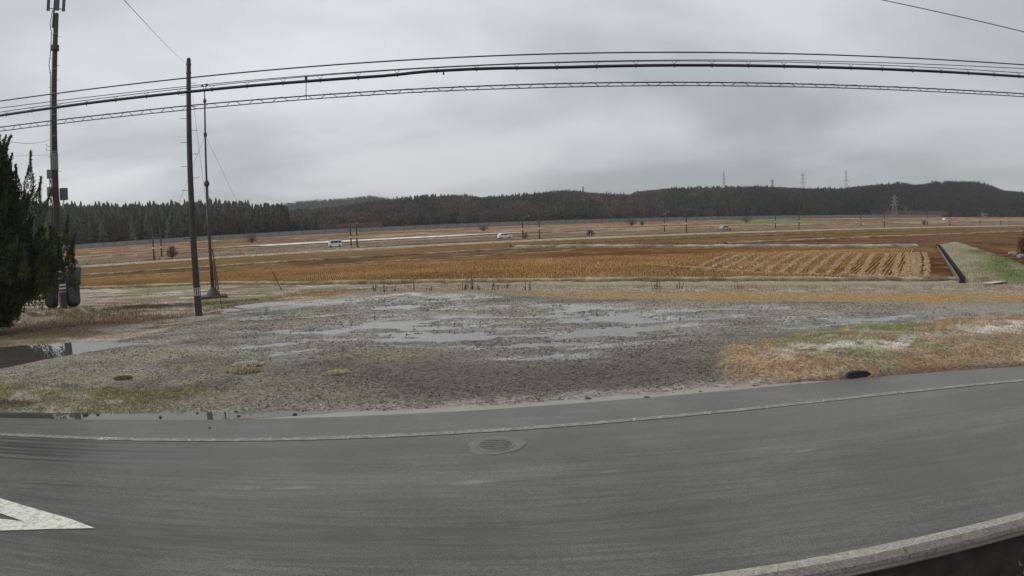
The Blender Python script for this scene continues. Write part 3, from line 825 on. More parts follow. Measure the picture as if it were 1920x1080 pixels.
# ---- far embankment: track, ditch, road with the pole line, wet road, slope, barrier foot
_pd = np.array([138.0, 138.6, 139.0, 140.0, 140.6, 141.4, 146.5, 148, 150, 154, 157, 160, 161.2, 162.2, 163.2, 165.0, 165.5, 173.5, 174.5, 178, 188, 198, 202, 203.2, 208.8, 210, 213, 219, 226, 240, 256, 259, 264, 272, 290, 330])
_pz = np.array([-1.5, -1.6, -2.3, -2.3, -1.7, -1.28, -1.22, -1.45, -1.5, -1.45, -1.5, -1.7, -2.2, -2.2, -1.5, -1.36, -1.32, -1.32, -1.34, -1.35, -1.32, -1.22, -.92, -.45, -.45, -.5, -.75, -.7, -.4, .45, 1.25, 1.4, 1.45, 1.1, .8, .6])
def emb_sheet():
    s = np.concatenate([np.arange(-420, -130, 10), np.arange(-130, 330, 2.0), np.arange(330, 900, 8)])
    dd = np.unique(np.concatenate([_pd, np.arange(138, 330, 1.5)]))
    S, D = np.meshgrid(s, dd)
    s_, d_ = S.ravel(), D.ravel()
    Z = np.interp(d_, _pd, _pz)
    paved = ((d_ > 165.2) & (d_ < 173.8)) | ((d_ > 203.3) & (d_ < 209))
    rough = np.where(paved | (d_ < 147.5), .04, .30)
    Z = Z + (fbm(s_, d_, 4, 4, 81) - .5) * rough
    n1 = fbm(s_, d_, 7, 4, 82); n2 = fbm(s_, d_, 2.2, 3, 83)
    c = np.tile((0.250, 0.175, 0.108), (len(s_), 1))
    st_ = fbm(s_ * .06, d_, 3.2, 4, 84, .65)
    c = mixc(c, (0.16, 0.095, 0.060), sstep(.47, .60, st_) * .9)
    c = mixc(c, (0.36, 0.29, 0.205), sstep(.48, .36, st_) * .8)
    c = mixc(c, (0.19, 0.112, 0.072), sstep(.5, .66, n1) * .6)
    c = mixc(c, (0.40, 0.34, 0.25), sstep(.58, .72, n2) * .5)
    def put(lo, hi, colr, k=1.0):
        nonlocal c
        m = (d_ >= lo) & (d_ <= hi)
        c[m] = c[m] * (1 - k) + np.array(colr) * k
    put(138.3, 140.7, (0.05, 0.035, 0.022))
    put(140.9, 147.2, (0.37, 0.32, 0.235), .9)
    put(160.3, 162.8, (0.06, 0.035, 0.025), .9)
    put(165.4, 173.6, (0.18, 0.17, 0.155))
    put(203.4, 208.9, (0.34, 0.325, 0.30))
    put(209.0, 212.0, (0.12, 0.10, 0.065), .8)
    slope = (d_ > 222) & (d_ < 259)
    c[slope] = c[slope] * np.array((1.08, 1.0, .95))
    g = (s_ > 205) & (s_ < 262) & (d_ > 214) & (d_ < 250)
    c[g] = c[g] * .35 + np.array((0.13, 0.23, 0.07)) * .65
    x, y = s_ * TX + d_ * NX, s_ * TY + d_ * NY
    nx, ny = len(s), len(dd)
    i = np.arange(nx * ny).reshape(ny, nx)
    F = np.stack([i[:-1, :-1], i[:-1, 1:], i[1:, 1:], i[1:, :-1]], -1).reshape(-1, 4)
    tag(mesh_np('embankment', np.stack([x, y, Z], 1), F, M['bank'], colors=c, smooth=True), kind='structure')
emb_sheet()
def emb_z(d): return float(np.interp(d, _pd, _pz))
# ------------------------------------------------------------------ wooded hills
def polar_hill(name, az, crest, foot, depth, zfoot, seed, tint=(0.045, 0.04, 0.03)):
    """az (deg), crest height above z=0, foot distance: arrays. Ground rises from the foot to the crest and falls behind."""
    rr = np.linspace(0, 1.6, 34)
    A = np.radians(np.arange(az[0], az[-1] + .01, .4))
    cz = np.interp(np.degrees(A), az, crest); ft = np.interp(np.degrees(A), az, foot)
    def zfun(a_deg, q):
        c = np.interp(a_deg, az, crest)
        up = np.sin(np.clip(q, 0, 1) * math.pi / 2) ** 1.2
        return np.where(q <= 1, zfoot + (c - zfoot) * up, c - (c - zfoot) * .8 * ((q - 1) / .6) ** 1.5)
    AA, Q = np.meshgrid(np.degrees(A), rr)
    Rr = ft[None] + depth * Q
    Z = zfun(AA, Q) + (fbm(AA * 8, Q * 60, 12, 3, seed) - .5) * 3 * np.clip(Q, 0, 1)
    X, Y = Rr * np.sin(np.radians(AA)), Rr * np.cos(np.radians(AA))
    nx, ny = len(A), len(rr)
    i = np.arange(nx * ny).reshape(ny, nx)
    F = np.stack([i[:-1, :-1], i[:-1, 1:], i[1:, 1:], i[1:, :-1]], -1).reshape(-1, 4)
    c = mixc(np.tile(tint, (nx * ny, 1)), (0.075, 0.05, 0.04), fbm(X.ravel(), Y.ravel(), 40, 3, seed + 1))
    tag(mesh_np(name, np.stack([X.ravel(), Y.ravel(), Z.ravel()], 1), F, M['hill'], colors=c, smooth=True), kind='structure')
    def place(a_deg, q):
        r_ = np.interp(a_deg, az, foot) + depth * q
        return np.stack([r_ * np.sin(np.radians(a_deg)), r_ * np.cos(np.radians(a_deg)), zfun(a_deg, q)], 1)
    return place

def conifer(nl, seed, slim=.22):
    """unit-height cedar: drooping triangular sprays around a stem, jagged outline"""
    r_ = np.random.default_rng(seed)
    V = []; F = []
    for k in range(nl):
        h = .06 + .94 * (k / nl) ** .9
        rad = slim * (1 - h) ** .75 * r_.uniform(.65, 1.25) + .012
        a = r_.uniform(0, 2 * math.pi); w = rad * r_.uniform(.55, .95) + .012
        c, s = math.cos(a), math.sin(a)
        tip = (c * rad, s * rad, h - rad * r_.uniform(.2, .7))
        p = (-s * w, c * w)
        base_h = h + r_.uniform(.02, .09)
        V += [tip, (p[0] * .7 + c * rad * .25, p[1] * .7 + s * rad * .25, h - .03), (c * .004, s * .004, min(base_h, 1.0)), (-p[0] * .7 + c * rad * .25, -p[1] * .7 + s * rad * .25, h - .03)]
        b = len(V) - 4
        F += [(b, b + 1, b + 2), (b, b + 2, b + 3)]
    V += [(.02, 0, 0), (-.01, .017, 0), (-.01, -.017, 0), (0, 0, .9)]; b = len(V) - 4
    F += [(b, b + 1, b + 3), (b + 1, b + 2, b + 3), (b + 2, b, b + 3)]
    return np.array(V), np.array(F)
def broadleaf(nl, seed):
    """unit-height bare winter crown: upswept slivers of twig filling a rounded volume"""
    r_ = np.random.default_rng(seed)
    V = []; F = []
    for k in range(nl):
        u = r_.normal(size=3); u /= np.linalg.norm(u); rad = r_.uniform(.35, 1) ** .5
        c = np.array((u[0] * .34 * rad, u[1] * .34 * rad, .60 + u[2] * .38 * rad))
        d = np.array((u[0] * .6, u[1] * .6, 1.0)) + r_.normal(size=3) * .35; d /= np.linalg.norm(d)
        e = np.cross(d, r_.normal(size=3)); e /= np.linalg.norm(e)
        L, w = r_.uniform(.05, .11), r_.uniform(.018, .04)
        V += [c + d * L, c - d * L + e * w, c - d * L - e * w]; b = len(V) - 3
        F.append((b, b + 1, b + 2))
    V += [(.022, 0, 0), (-.011, .019, 0), (-.011, -.019, 0), (0, 0, .8)]; b = len(V) - 4
    F += [(b, b + 1, b + 3), (b + 1, b + 2, b + 3), (b + 2, b, b + 3)]
    return np.array(V), np.array(F)

def scatter(name, protos, P, H, kinds, tint, material, label=None, widths=None):
    """many far trees as one mass"""
    allV = []; allF = []; allC = []; off = 0
    for k, (V, F) in enumerate(protos):
        idx = np.where(kinds == k)[0]
        if len(idx) == 0: continue
        a = rng.uniform(0, 2 * np.pi, len(idx)); ca, sa = np.cos(a), np.sin(a)
        hh = H[idx]; ww = hh * (widths[idx] if widths is not None else 1.0)
        x = (V[None, :, 0] * ca[:, None] - V[None, :, 1] * sa[:, None]) * ww[:, None] + P[idx, 0][:, None]
        y = (V[None, :, 0] * sa[:, None] + V[None, :, 1] * ca[:, None]) * ww[:, None] + P[idx, 1][:, None]
        z = V[None, :, 2] * hh[:, None] + P[idx, 2][:, None]
        allV.append(np.stack([x, y, z], -1).reshape(-1, 3))
        n = len(V)
        allF.append((F[None] + (np.arange(len(idx)) * n)[:, None, None]).reshape(-1, 3) + off)
        allC.append((np.repeat(tint[idx], n, 0)) * rng.uniform(.7, 1.3, (len(idx) * n, 1)))
        off += len(idx) * n
    o = mesh_np(name, np.concatenate(allV), np.concatenate(allF), material, colors=np.concatenate(allC))
    return tag(o, label, kind='stuff')

cedars = [conifer(110, 100 + k, slim=.19 + .035 * (k % 4)) for k in range(5)]
cedars_far = [conifer(34, 140 + k, slim=.24) for k in range(4)]
bares = [broadleaf(110, 120 + k) for k in range(4)]
bares_far = [broadleaf(70, 150 + k) for k in range(4)]

# near cedar wood at the left
azA = np.array([-60, -46, -40.2, -37.7, -34.7, -32.5, -28.9, -24.9, -22.2, -19.9, -18.5, -17.6, -16.8])
topA = np.array([30, 30, 29.2, 26.8, 25.0, 25.4, 23.3, 23.6, 21.4, 17.5, 14.0, 9.0, 4.0])
placeA = polar_hill('hill', azA, np.maximum(topA - 14.0, 1.5), np.full(len(azA), 292.0), 120.0, 1.0, 201)
n = 2100
a_ = rng.uniform(-50, -17.0, n); q_ = rng.uniform(0, 1.15, n) ** .9
PA = placeA(a_, q_)
hA = np.where(a_ > -19.5, 8.0, 13.5) * (.72 + .3 * rng.random(n) ** 2 + .25 * fbm(a_ * 4, q_ * 20, 3, 3, 205))
kA = rng.integers(0, 5, n)
tA = np.array((0.050, 0.058, 0.042)) * rng.uniform(.65, 1.35, (n, 1)) * np.stack([rng.uniform(.9, 1.25, n), np.ones(n), rng.uniform(.85, 1.15, n)], 1)
brown = rng.random(n) < .12 + .45 * sstep(.45, .6, fbm(a_ * 3, q_ * 20, 4, 3, 206)) * sstep(.85, .5, q_)
kA = np.where(brown, 5 + rng.integers(0, 4, n), kA); hA = np.where(brown, hA * .8, hA)
tA[brown] = np.array((0.085, 0.066, 0.048)) * rng.uniform(.7, 1.3, (brown.sum(), 1))
scatter('cedar_wood', cedars + bares, PA, hA, kA, tA, M['tree'], 'dense dark cedar wood covering the low hill at the left')

# farthest ridge, pale in the mist
azB = np.array([-30, -24, -21.7, -19.4, -16.6, -13.8, -12.4, -11.0, -9.2, -7.3, -5])
topB = np.array([30, 44, 53, 58.5, 62, 62.5, 66, 61, 53, 40, 22])
placeB = polar_hill('hill', azB, topB - 11, np.full(len(azB), 1080.0), 220.0, 2.0, 211)
n = 2600
a_ = rng.uniform(-26, -5.5, n); q_ = rng.uniform(.25, 1.2, n)
tB = np.array((0.050, 0.052, 0.040)) * rng.uniform(.7, 1.3, (n, 1))
scatter('far_wood', cedars_far + bares_far, placeB(a_, q_), rng.uniform(8, 13, n), rng.integers(0, 8, n), tB, M['tree'], 'misty wood on the farthest pale ridge')

# main wooded hills across the middle and right
azC = np.array([-23.5, -22.2, -20.4, -18.5, -15.7, -12.9, -11.0, -8.2, -5.85, -3.5, -2.56, -.67, 2.17, 5.02, 6.89, 9.24, 10.74, 11.3, 13.9, 18.6, 21.8, 25.4, 29.0, 30.2, 33.9, 35.2, 36.5, 38.65, 40.35, 42.03, 43.7, 47, 54])
topC = np.array([10, 18.5, 24, 27, 28.6, 31.8, 34.7, 35.7, 37, 35.2, 33.2, 33.3, 35.1, 38.3, 35.1, 31.7, 30.6, 33.8, 36.8, 36.5, 36.8, 34.0, 32.7, 35.0, 37.5, 35.6, 38.2, 39.0, 37.3, 29.5, 27.1, 24, 18])
footC = np.interp(azC, [-24, 0, 10, 20, 30, 36, 44, 54], [430, 440, 470, 530, 590, 640, 690, 720])
scaleC = (footC + 230) / 750.0
crestC = (topC - EYE) * scaleC + EYE
placeC = polar_hill('hill', azC, crestC - 10.5, footC, 230.0, 1.0, 221)
n = 9000
a_ = rng.uniform(-23.3, 52, n); q_ = rng.uniform(0, 1.12, n)
PC = placeC(a_, q_)
zone = fbm(a_ * 6, q_ * 26, 12, 3, 231)
con = (zone + rng.normal(0, .05, n)) > .545
kC = np.where(con, rng.integers(0, 4, n), 4 + rng.integers(0, 4, n))
hC = np.where(con, rng.uniform(8.5, 12.0, n), rng.uniform(8.0, 10.5, n))
dark = sstep(14, 30, a_)
tC = np.where(con[:, None], np.array((0.038, 0.048, 0.034)), np.array((0.080, 0.070, 0.058))) * rng.uniform(.6, 1.4, (n, 1))
brownz = sstep(.52, .66, fbm(a_ * 5, q_ * 40, 9, 3, 233))
tC = np.where(con[:, None], tC, tC * (1 + brownz[:, None] * np.array((.22, .06, .0))))
tC = tC * (.75 + .5 * fbm(a_ * 6, q_ * 50, 5, 3, 234))[:, None]
tC = tC * (1 - .6 * dark)[:, None] * .88
wC = np.where(con, rng.uniform(1.0, 1.5, n), rng.uniform(1.25, 1.8, n))
scatter('hill_wood', cedars_far + bares_far, PC, hC, kC, tC, M['tree'], 'mixed cedar and bare winter wood covering the long hills', wC)
# bare reddish clearing on the slope behind the barrier and thickets at the right foot
n = 1500
a_ = np.concatenate([rng.uniform(-18.4, -11.5, n // 2), rng.uniform(32.5, 37.5, n - n // 2)])
q_ = rng.uniform(-.10, .10, n)
tS = np.array((0.15, 0.085, 0.065)) * rng.uniform(.7, 1.25, (n, 1))
PS = placeC(a_, q_)
PS[:, 2] = np.maximum(PS[:, 2], .2)
scatter('thicket', bares_far, PS, rng.uniform(3, 6.0, n), rng.integers(0, 4, n), tS, M['tree'], 'reddish bare thicket along the foot of the hills', np.full(n, 1.3))

# flat land at the far right in front of the hills
grid_mesh('far_farmland', np.arange(150, 1000, 20), np.arange(150, 900, 20),
          lambda x, y: np.where(x * NX + y * NY > 240, .3, -2.7) + (fbm(x, y, 60, 3, 240) - .5) * .5,
          lambda x, y, z: mixc(np.tile((0.24, 0.18, 0.11), (len(x), 1)), (0.17, 0.10, 0.07), fbm(x, y, 30, 3, 241)), M['bank'])

# ------------------------------------------------------------------ noise barrier behind the far road
bar = empty('noise_barrier', sd(0, 261, 1.35), math.atan2(TY, TX))
tag(bar, 'long grey noise barrier of panels and posts on the embankment below the hills', 'barrier')
PW = 4.6
pm = MB().box((0, 0, .95), (PW - .12, .14, 1.75))
for k in range(3):
    pm.box((0, -.085, .42 + k * .55), (PW - .14, .03, .06))
proto_p = None; proto_q = None
for k in range(-52, 92):
    x = k * PW
    if proto_p is None:
        o = pm.build('panel', M['barrier'], bar); proto_p = o
    else:
        o = proto_p.copy(); col.objects.link(o); o.parent = bar
    o.location = (x + PW / 2, random.uniform(-.02, .02), random.uniform(-.03, .03))
    if proto_q is None:
        q = MB().box((0, -.02, .9), (.22, .30, 2.05)).build('post', M['barrier_post'], bar); proto_q = q
    else:
        q = proto_q.copy(); col.objects.link(q); q.parent = bar
    q.location = (x, 0, 0)

# ------------------------------------------------------------------ strip of old snow on the slope below the farther road
S_ = np.arange(-9.5, 84, .8); nS = len(S_)
taper = sstep(-10, 2, S_) * (1 - .75 * sstep(52, 84, S_))
mb = MB()
lo_ = [sd(s, 203.0 - (1.5 * t + .35 * float(vnoise(s, 0, 3, 5))) * max(t, .1), -.45 - .30 * t * max(t, .1)) for s, t in zip(S_, taper)]
hi_ = [sd(s, 203.1 + .5 * float(vnoise(s, 4, 5, 6)), -.375) for s in S_]
mi_ = [tuple((np.array(a) + np.array(b)) / 2 + np.array((0, 0, .07))) for a, b in zip(lo_, hi_)]
mb.add(lo_ + mi_ + hi_, [(r * nS + i, r * nS + i + 1, (r + 1) * nS + i + 1, (r + 1) * nS + i) for r in (0, 1) for i in range(nS - 1)])
tag(mb.build('snow_strip', mat('old_snow', (0.50, 0.50, 0.49), (0.84, 0.85, 0.85), scale=.35, rough=0.7), smooth=True), kind='structure')

# ------------------------------------------------------------------ pole pairs along the far road
def far_pole(h, arm, far_side):
    t = empty('trackside_pole')
    MB().lathe([(.19, -.4), (.18, h * .5), (.15, h - .05), (.12, h)], 10).build('shaft', M['pole_dark'], t, True)
    MB().lathe([(.215, h * .30), (.215, h * .30 + .38)], 10).build('collar', M['band_white'], t)
    if arm:
        a = MB()
        sgn = 1
        a.tube([(0, 0, h * .76), (sgn * .8, 0, h * .82), (sgn * 1.9, 0, h * .84), (sgn * 2.2, 0, h * .80)], .06, 6)
        a.tube([(0, 0, h * .70), (sgn * 1.2, 0, h * .825)], .045, 6)
        a.build('bracket_arm', M['steel'], t)
        MB().lathe([(.07, 0), (.12, .06), (.07, .12), (.12, .18), (.07, .24), (.12, .30), (.06, .36)], 8, (1.9, 0, h * .84 - .05)).build('insulator', M['band_white'], t)
    else:
        a = MB().box((0, 0, h * .93), (.9, .12, .12))
        a.build('crossarm', M['steel_dark'], t)
    return t
near_h = [8.3, 8.0, 8.2, 8.6, 8.4, 8.3, 8.3, 8.3]
ords = ['first', 'second', 'third', 'fourth', 'fifth', 'sixth', 'seventh', 'eighth']
for k in range(8):
    s = -27.9 + 50 * k
    p = far_pole(near_h[k], False, False)
    p.location = sd(s, 162.8, -1.45); p.rotation_euler = (0, random.uniform(-.006, .006), math.atan2(TY, TX))
    tag(p, 'dark slim pole, near side of the far road, %s pair from the left' % ords[k], 'pole', 'dark poles lining the far road')
    p = far_pole(near_h[k] * (.88 if k else .93), k in (1, 2, 3), True)
    p.location = sd(s, 174.7, -1.35); p.rotation_euler = (0, random.uniform(-.006, .006), math.atan2(TY, TX))
    tag(p, 'shorter dark pole, far side of the far road, %s pair from the left' % ords[k], 'pole', 'dark poles lining the far road')

# ------------------------------------------------------------------ cars on the far road
def car(kind, paint, glassm, loc, rz, label):
    t = empty('car', loc, rz)
    tag(t, label, 'car')
    if kind == 'van':
        L, W, Hh = 3.4, 1.48, 1.86
        prof = [(-1.7, .32), (-1.7, 1.75), (-1.62, 1.84), (.95, 1.86), (1.25, 1.72), (1.60, 1.05), (1.70, .90), (1.70, .32)]
        wins = [[(-1.58, 1.08), (-1.55, 1.62), (-.75, 1.64), (-.75, 1.08)], [(-.67, 1.08), (-.67, 1.64), (.28, 1.64), (.28, 1.08)], [(.36, 1.08), (.36, 1.64), (.95, 1.64), (1.30, 1.08)]]
        wx = (-1.12, 1.15)
    else:
        L, W, Hh = 3.9, 1.66, 1.5
        prof = [(-1.93, .30), (-1.95, .85), (-1.80, 1.05), (-1.45, 1.42), (-1.0, 1.52), (.15, 1.52), (.55, 1.40), (1.05, 1.00), (1.75, .86), (1.95, .66), (1.95, .30)]
        wins = [[(-1.45, 1.02), (-1.22, 1.36), (-.60, 1.42), (-.60, 1.02)], [(-.52, 1.02), (-.52, 1.43), (.12, 1.43), (.45, 1.34), (.82, 1.02)]]
        wx = (-1.22, 1.25)
    n = len(prof)
    v = []
    for y, k in ((-W / 2, 1.0), (W / 2, 1.0)):
        for x, z in prof:
            inset = .10 * max(0, (z - .95)) / .6
            v.append((x, y * (1 - inset), z))
    f = [tuple(range(n - 1, -1, -1)), tuple(range(n, 2 * n))] + [(i, (i + 1) % n, n + (i + 1) % n, n + i) for i in range(n)]
    b = MB().add(v, f).build('body', paint, t)
    bv = b.modifiers.new('round', 'BEVEL'); bv.width = .05; bv.segments = 2; bv.limit_method = 'ANGLE'
    for w in wins:
        for sgn in (-1, 1):
            mb = MB(); m_ = len(w)
            pts = []
            for dy in (0, .02):
                for x, z in w:
                    inset = .10 * max(0, (z - .95)) / .6
                    pts.append((x, sgn * (W / 2 * (1 - inset) + dy - .005), z))
            fc = [tuple(range(m_)), tuple(range(2 * m_ - 1, m_ - 1, -1))] + [(i, m_ + i, m_ + (i + 1) % m_, (i + 1) % m_) for i in range(m_)]
            mb.add(pts, fc).build('window', glassm, t)
    if kind == 'van':
        MB().box((1.44, 0, 1.38), (.03, 1.25, .60)).build('windscreen', glassm, t).rotation_euler = (0, 0, 0)
    else:
        mb = MB().add([(.60, -.62, 1.40), (.60, .62, 1.40), (1.03, .68, 1.04), (1.03, -.68, 1.04)], [(0, 1, 2, 3)])
        o = mb.build('windscreen', glassm, t); o.location = (.02, 0, .012)
    for x in wx:
        for sgn in (-1, 1):
            wv = []
            mb = MB().tube([(x, sgn * (W / 2 - .17), .29), (x, sgn * (W / 2 + .015), .29)], .29, 14)
            w_ = mb.build('wheel', M['tyre'], t)
            MB().tube([(x, sgn * (W / 2 + .01), .29), (x, sgn * (W / 2 + .025), .29)], .16, 10).build('rim', M['steel'], w_)
    for sgn in (-1, 1):
        MB().box((prof[0][0] - .0, sgn * (W / 2 - .15), .95), (.06, .14, .28)).build('tail_lamp', M['lamp_lens'], t)
        MB().box((prof[-1][0] - .03, sgn * (W / 2 - .25), .72), (.08, .28, .12)).build('headlamp', M['band_white'], t)
    return t
along = math.atan2(TY, TX)
car('van', M['white_paint'], M['glass'], sd(17.0, 167.4, -1.31), along + math.pi, 'small white van on the far road, left of the tall pole pair')
car('hatch', M['white_paint'], M['glass'], sd(63.6, 167.4, -1.31), along, 'white hatchback on the far road beside the third pole pair')
mk = MB().tube([(0, 0, -.1), (0, 0, .95)], .07, 8).build('road_marker', M['band_white']); mk.location = sd(86.6, 160.0, -1.6)
tag(mk, 'thin white marker post in front of the purplish thicket by the far road', 'marker post')
car('hatch', M['tan_paint'], M['glass'], sd(141.7, 167.4, -1.31), along, 'beige rounded car on the far road right of the fourth pole pair')
car('hatch', M['white_paint'], M['glass'], (248, 324, -.15), along, 'tiny white car far off on the road at the right')
# small plot under the tiny car
# ------------------------------------------------------------------ lattice towers
def pylon(loc, h, arms, w, label, material, thick=.35, rz=.4):
    t = empty('lattice_tower', loc, rz)
    tag(t, label, 'pylon', 'lattice towers on and below the hills')
    def leg_at(z, sx, sy):
        k = (1 - z / h)
        return (sx * (w / 2 * k ** 1.3 + .35), sy * (w / 2 * k ** 1.3 + .35), z)
    for sx in (-1, 1):
        for sy in (-1, 1):
            MB().tube([leg_at(h * q, sx, sy) for q in (0, .25, .5, .75, 1)], thick * .55, 4).build('leg', material, t)
    br = MB(); nb = 8
    for i in range(nb):
        z0, z1 = h * i / nb, h * (i + 1) / nb
        for (a, b) in (((-1, -1), (1, -1)), ((1, -1), (1, 1)), ((1, 1), (-1, 1)), ((-1, 1), (-1, -1))):
            br.tube([leg_at(z0, *a), leg_at(z1, *b)], thick * .3, 3)
            br.tube([leg_at(z0, *b), leg_at(z1, *a)], thick * .3, 3)
    br.build('bracing', material, t)
    for q, L in arms:
        m_ = MB()
        m_.tube([(-L, 0, h * q), (0, 0, h * q + 1.0), (L, 0, h * q)], thick * .5, 4)
        m_.tube([(-L, 0, h * q), (L, 0, h * q)], thick * .4, 4)
        m_.build('crossarm', material, t)
    MB().tube([(0, 0, h * .97), (0, 0, h * 1.04)], thick * .5, 4).build('peak', material, t)
    return t
def on_hill(azd, q):
    p = placeC(np.array([azd]), np.array([q]))[0]; return (float(p[0]), float(p[1]), float(p[2]) - .5)
def hill_pylon(azd, slope, label, w=5, arms=((.62, 4.2), (.76, 3.8), (.9, 3.2)), thick=.4, material=None, rz=.4):
    loc = on_hill(azd, 1.05)
    d = math.hypot(loc[0], loc[1]); top = EYE + slope * d
    pylon(loc, top - loc[2], arms, w, label, material or M['pylon'], thick, rz - R(azd))
hill_pylon(18.93, .0664, 'slim lattice mast left of the other towers on the wooded ridge', w=3, arms=((.55, 1.6), (.7, 2.0), (.85, 1.4)), rz=0)
hill_pylon(23.08, .0526, 'smallest lattice tower on the ridge, barely clearing the trees', w=4, thick=.35, arms=((.9, 2.6), (.97, 2.2)))
hill_pylon(25.68, .0611, 'middle lattice pylon on the wooded ridge', w=5, rz=0)
hill_pylon(29.32, .0636, 'rightmost lattice pylon on the wooded ridge', w=5, rz=0)
hill_pylon(6.58, .0497, 'short reddish lattice mast on the middle hill', w=3, thick=.35, material=M['pylon_red'], arms=((.9, 1.5),))
pylon((296.0, 450.6, .2), 17.6, ((.60, 3.4), (.75, 3.2), (.9, 2.6)), 5, 'tall lattice pylon standing below the dark hill at the right', M['pylon'], .36, rz=-.57)

# ------------------------------------------------------------------ small far houses at the foot of the right hill
def house(loc, rz, L, W, Hh, label, wallm):
    t = empty('farmhouse', loc, rz); tag(t, label, 'house')
    MB().box((0, 0, Hh / 2), (L, W, Hh)).build('wall', wallm, t)
    r = MB(); e = .5
    r.add([(-L / 2 - e, -W / 2 - e, Hh), (L / 2 + e, -W / 2 - e, Hh), (L / 2 + e, W / 2 + e, Hh), (-L / 2 - e, W / 2 + e, Hh), (-L / 2 - e, 0, Hh + W * .32), (L / 2 + e, 0, Hh + W * .32)],
          [(3, 2, 1, 0), (0, 1, 5, 4), (2, 3, 4, 5), (1, 2, 5), (3, 0, 4)])
    r.build('roof', M['roof_grey'], t)
    for k in (-.3, 0.05, .32):
        MB().box((L * k, -W / 2 - .03, Hh * .55), (1.3, .08, 1.1)).build('window', M['glass'], t)
    return t
def hz(azd, q):
    p = on_hill(azd, q); return p
house(on_hill(33.9, .10), -.6, 9, 6, 4.6, 'pale farmhouse among bare trees behind the tall right pylon', M['wall_pale'])
house(on_hill(36.8, .02), -.5, 8, 5, 2.4, 'long low pale shed at the foot of the dark hill', M['wall_pale'])
house(on_hill(40.6, .03), -.7, 5, 4, 2.2, 'small pale house at the foot of the hill, farthest right', M['wall_pale'])

# ------------------------------------------------------------------ overhead lines along the far edge of the road
WY = 10.5
def wz(co, x): return co[0] * x * x + co[1] * x + co[2]
C_TOP = (.00200, .0031, 6.2265); C_THIN = (.00235, .0060, 6.0946); C_MES = (.00160, .0058, 6.0721)
C_THK = (.00168, .0054, 6.0087); C_LT = (.00150, -.0002, 5.7275); C_LB = (.00140, .0010, 5.6723)
WX = np.arange(-26, 26.1, .5)
def wire_pts(co, y=WY, wob=0.0, seed=0, dx=.5):
    x = np.arange(-26, 26.01, dx)
    return [(float(a), y, wz(co, float(a)) + wob * (float(vnoise(a, seed, 1.9, seed)) - .5) * 2) for a in x]
o = MB().tube(wire_pts(C_TOP), .0115, 6).build('overhead_wire', M['rubber'], smooth=True)
tag(o, 'topmost single black wire of the lines spanning the whole sky', 'wire')
o = MB().tube(wire_pts(C_THIN, WY + .05), .0068, 6).build('overhead_wire', M['wire'], smooth=True)
tag(o, 'thin wire second from the top, just above the thick cable', 'wire')
thick = empty('overhead_cable', (0, WY, 0)); tag(thick, 'thick black cable hung below its thin carrier wire', 'cable')
MB().tube([(x, 0, z) for x, y, z in wire_pts(C_MES)], .0068, 6).build('carrier_wire', M['wire'], thick, True)
def thick_z(x):
    return wz(C_THK, x) + .020 * (float(vnoise(x, 3, 2.6, 3)) - .5) + .03 * float(sstep(-2.0, -1.2, np.array(x))) * float(sstep(1.2, -.6, np.array(x))) - .012
MB().tube([(float(x), 0, thick_z(float(x))) for x in np.arange(-26, 26.01, .25)], .0265, 8).build('sheath', M['rubber'], thick, True)
hang = None
for k in range(-19, 20):
    x = k * .655 + .2
    zt, zb = wz(C_MES, x), thick_z(x)
    mb = MB()
    mb.tube([(-.05, 0, zt - zb), (0, 0, .02)], .004, 4)
    mb.tube([(.05, 0, zt - zb), (0, 0, .02)], .004, 4)
    mb.tube([(0, 0, .03), (0, 0, -.042)], .009, 5)
    h = mb.build('hanger', M['steel_dark'], thick); h.location = (x, 0, zb)
# bead clamp hanging under the thick cable
mb = MB().tube([(-1.0, 0, thick_z(-1.0)), (-1.0, 0, thick_z(-1.0) - .07)], [.008, .018], 6); mb.build('clamp', M['rubber'], thick)
pair = empty('lashed_cable', (0, WY, 0)); tag(pair, 'lowest pair of cables bound together by an open spiral', 'cable')
MB().tube([(x, 0, z) for x, y, z in wire_pts(C_LT, 0, .004, 9, .25)], .0105, 6).build('upper_cable', M['rubber'], pair, True)
MB().tube([(x, .01, z) for x, y, z in wire_pts(C_LB, 0, .004, 12, .25)], .0085, 6).build('lower_cable', M['rubber'], pair, True)
hp = []
x = -26.0
while x < 26:
    zt, zb = wz(C_LT, x), wz(C_LB, x)
    ph = 2 * math.pi * x / .43 + .6 * float(vnoise(x, 1, 3, 4))
    zc = (zt + zb) / 2; am = (zt - zb) / 2 + .006
    # the spiral lies along each cable and crosses between them
    s_ = max(-1, min(1, 1.45 * math.sin(ph)))
    hp.append((x, .03 * math.cos(ph), zc + am * s_)); x += .03
MB().tube(hp, .0052, 4, False).build('spiral_binding', M['rubber'], pair)
tie = MB()
tx = -3.32
tie.tube([(tx, WY, wz(C_MES, tx) + .02), (tx - .004, WY, wz(C_LB, tx) - .02)], .0065, 6)
tie.box((tx, WY, wz(C_MES, tx) - .02), (.035, .04, .06))
tag(tie.build('cable_tie_rod', M['steel_dark']), 'short vertical tie rod joining the upper and lower cables', 'tie rod')

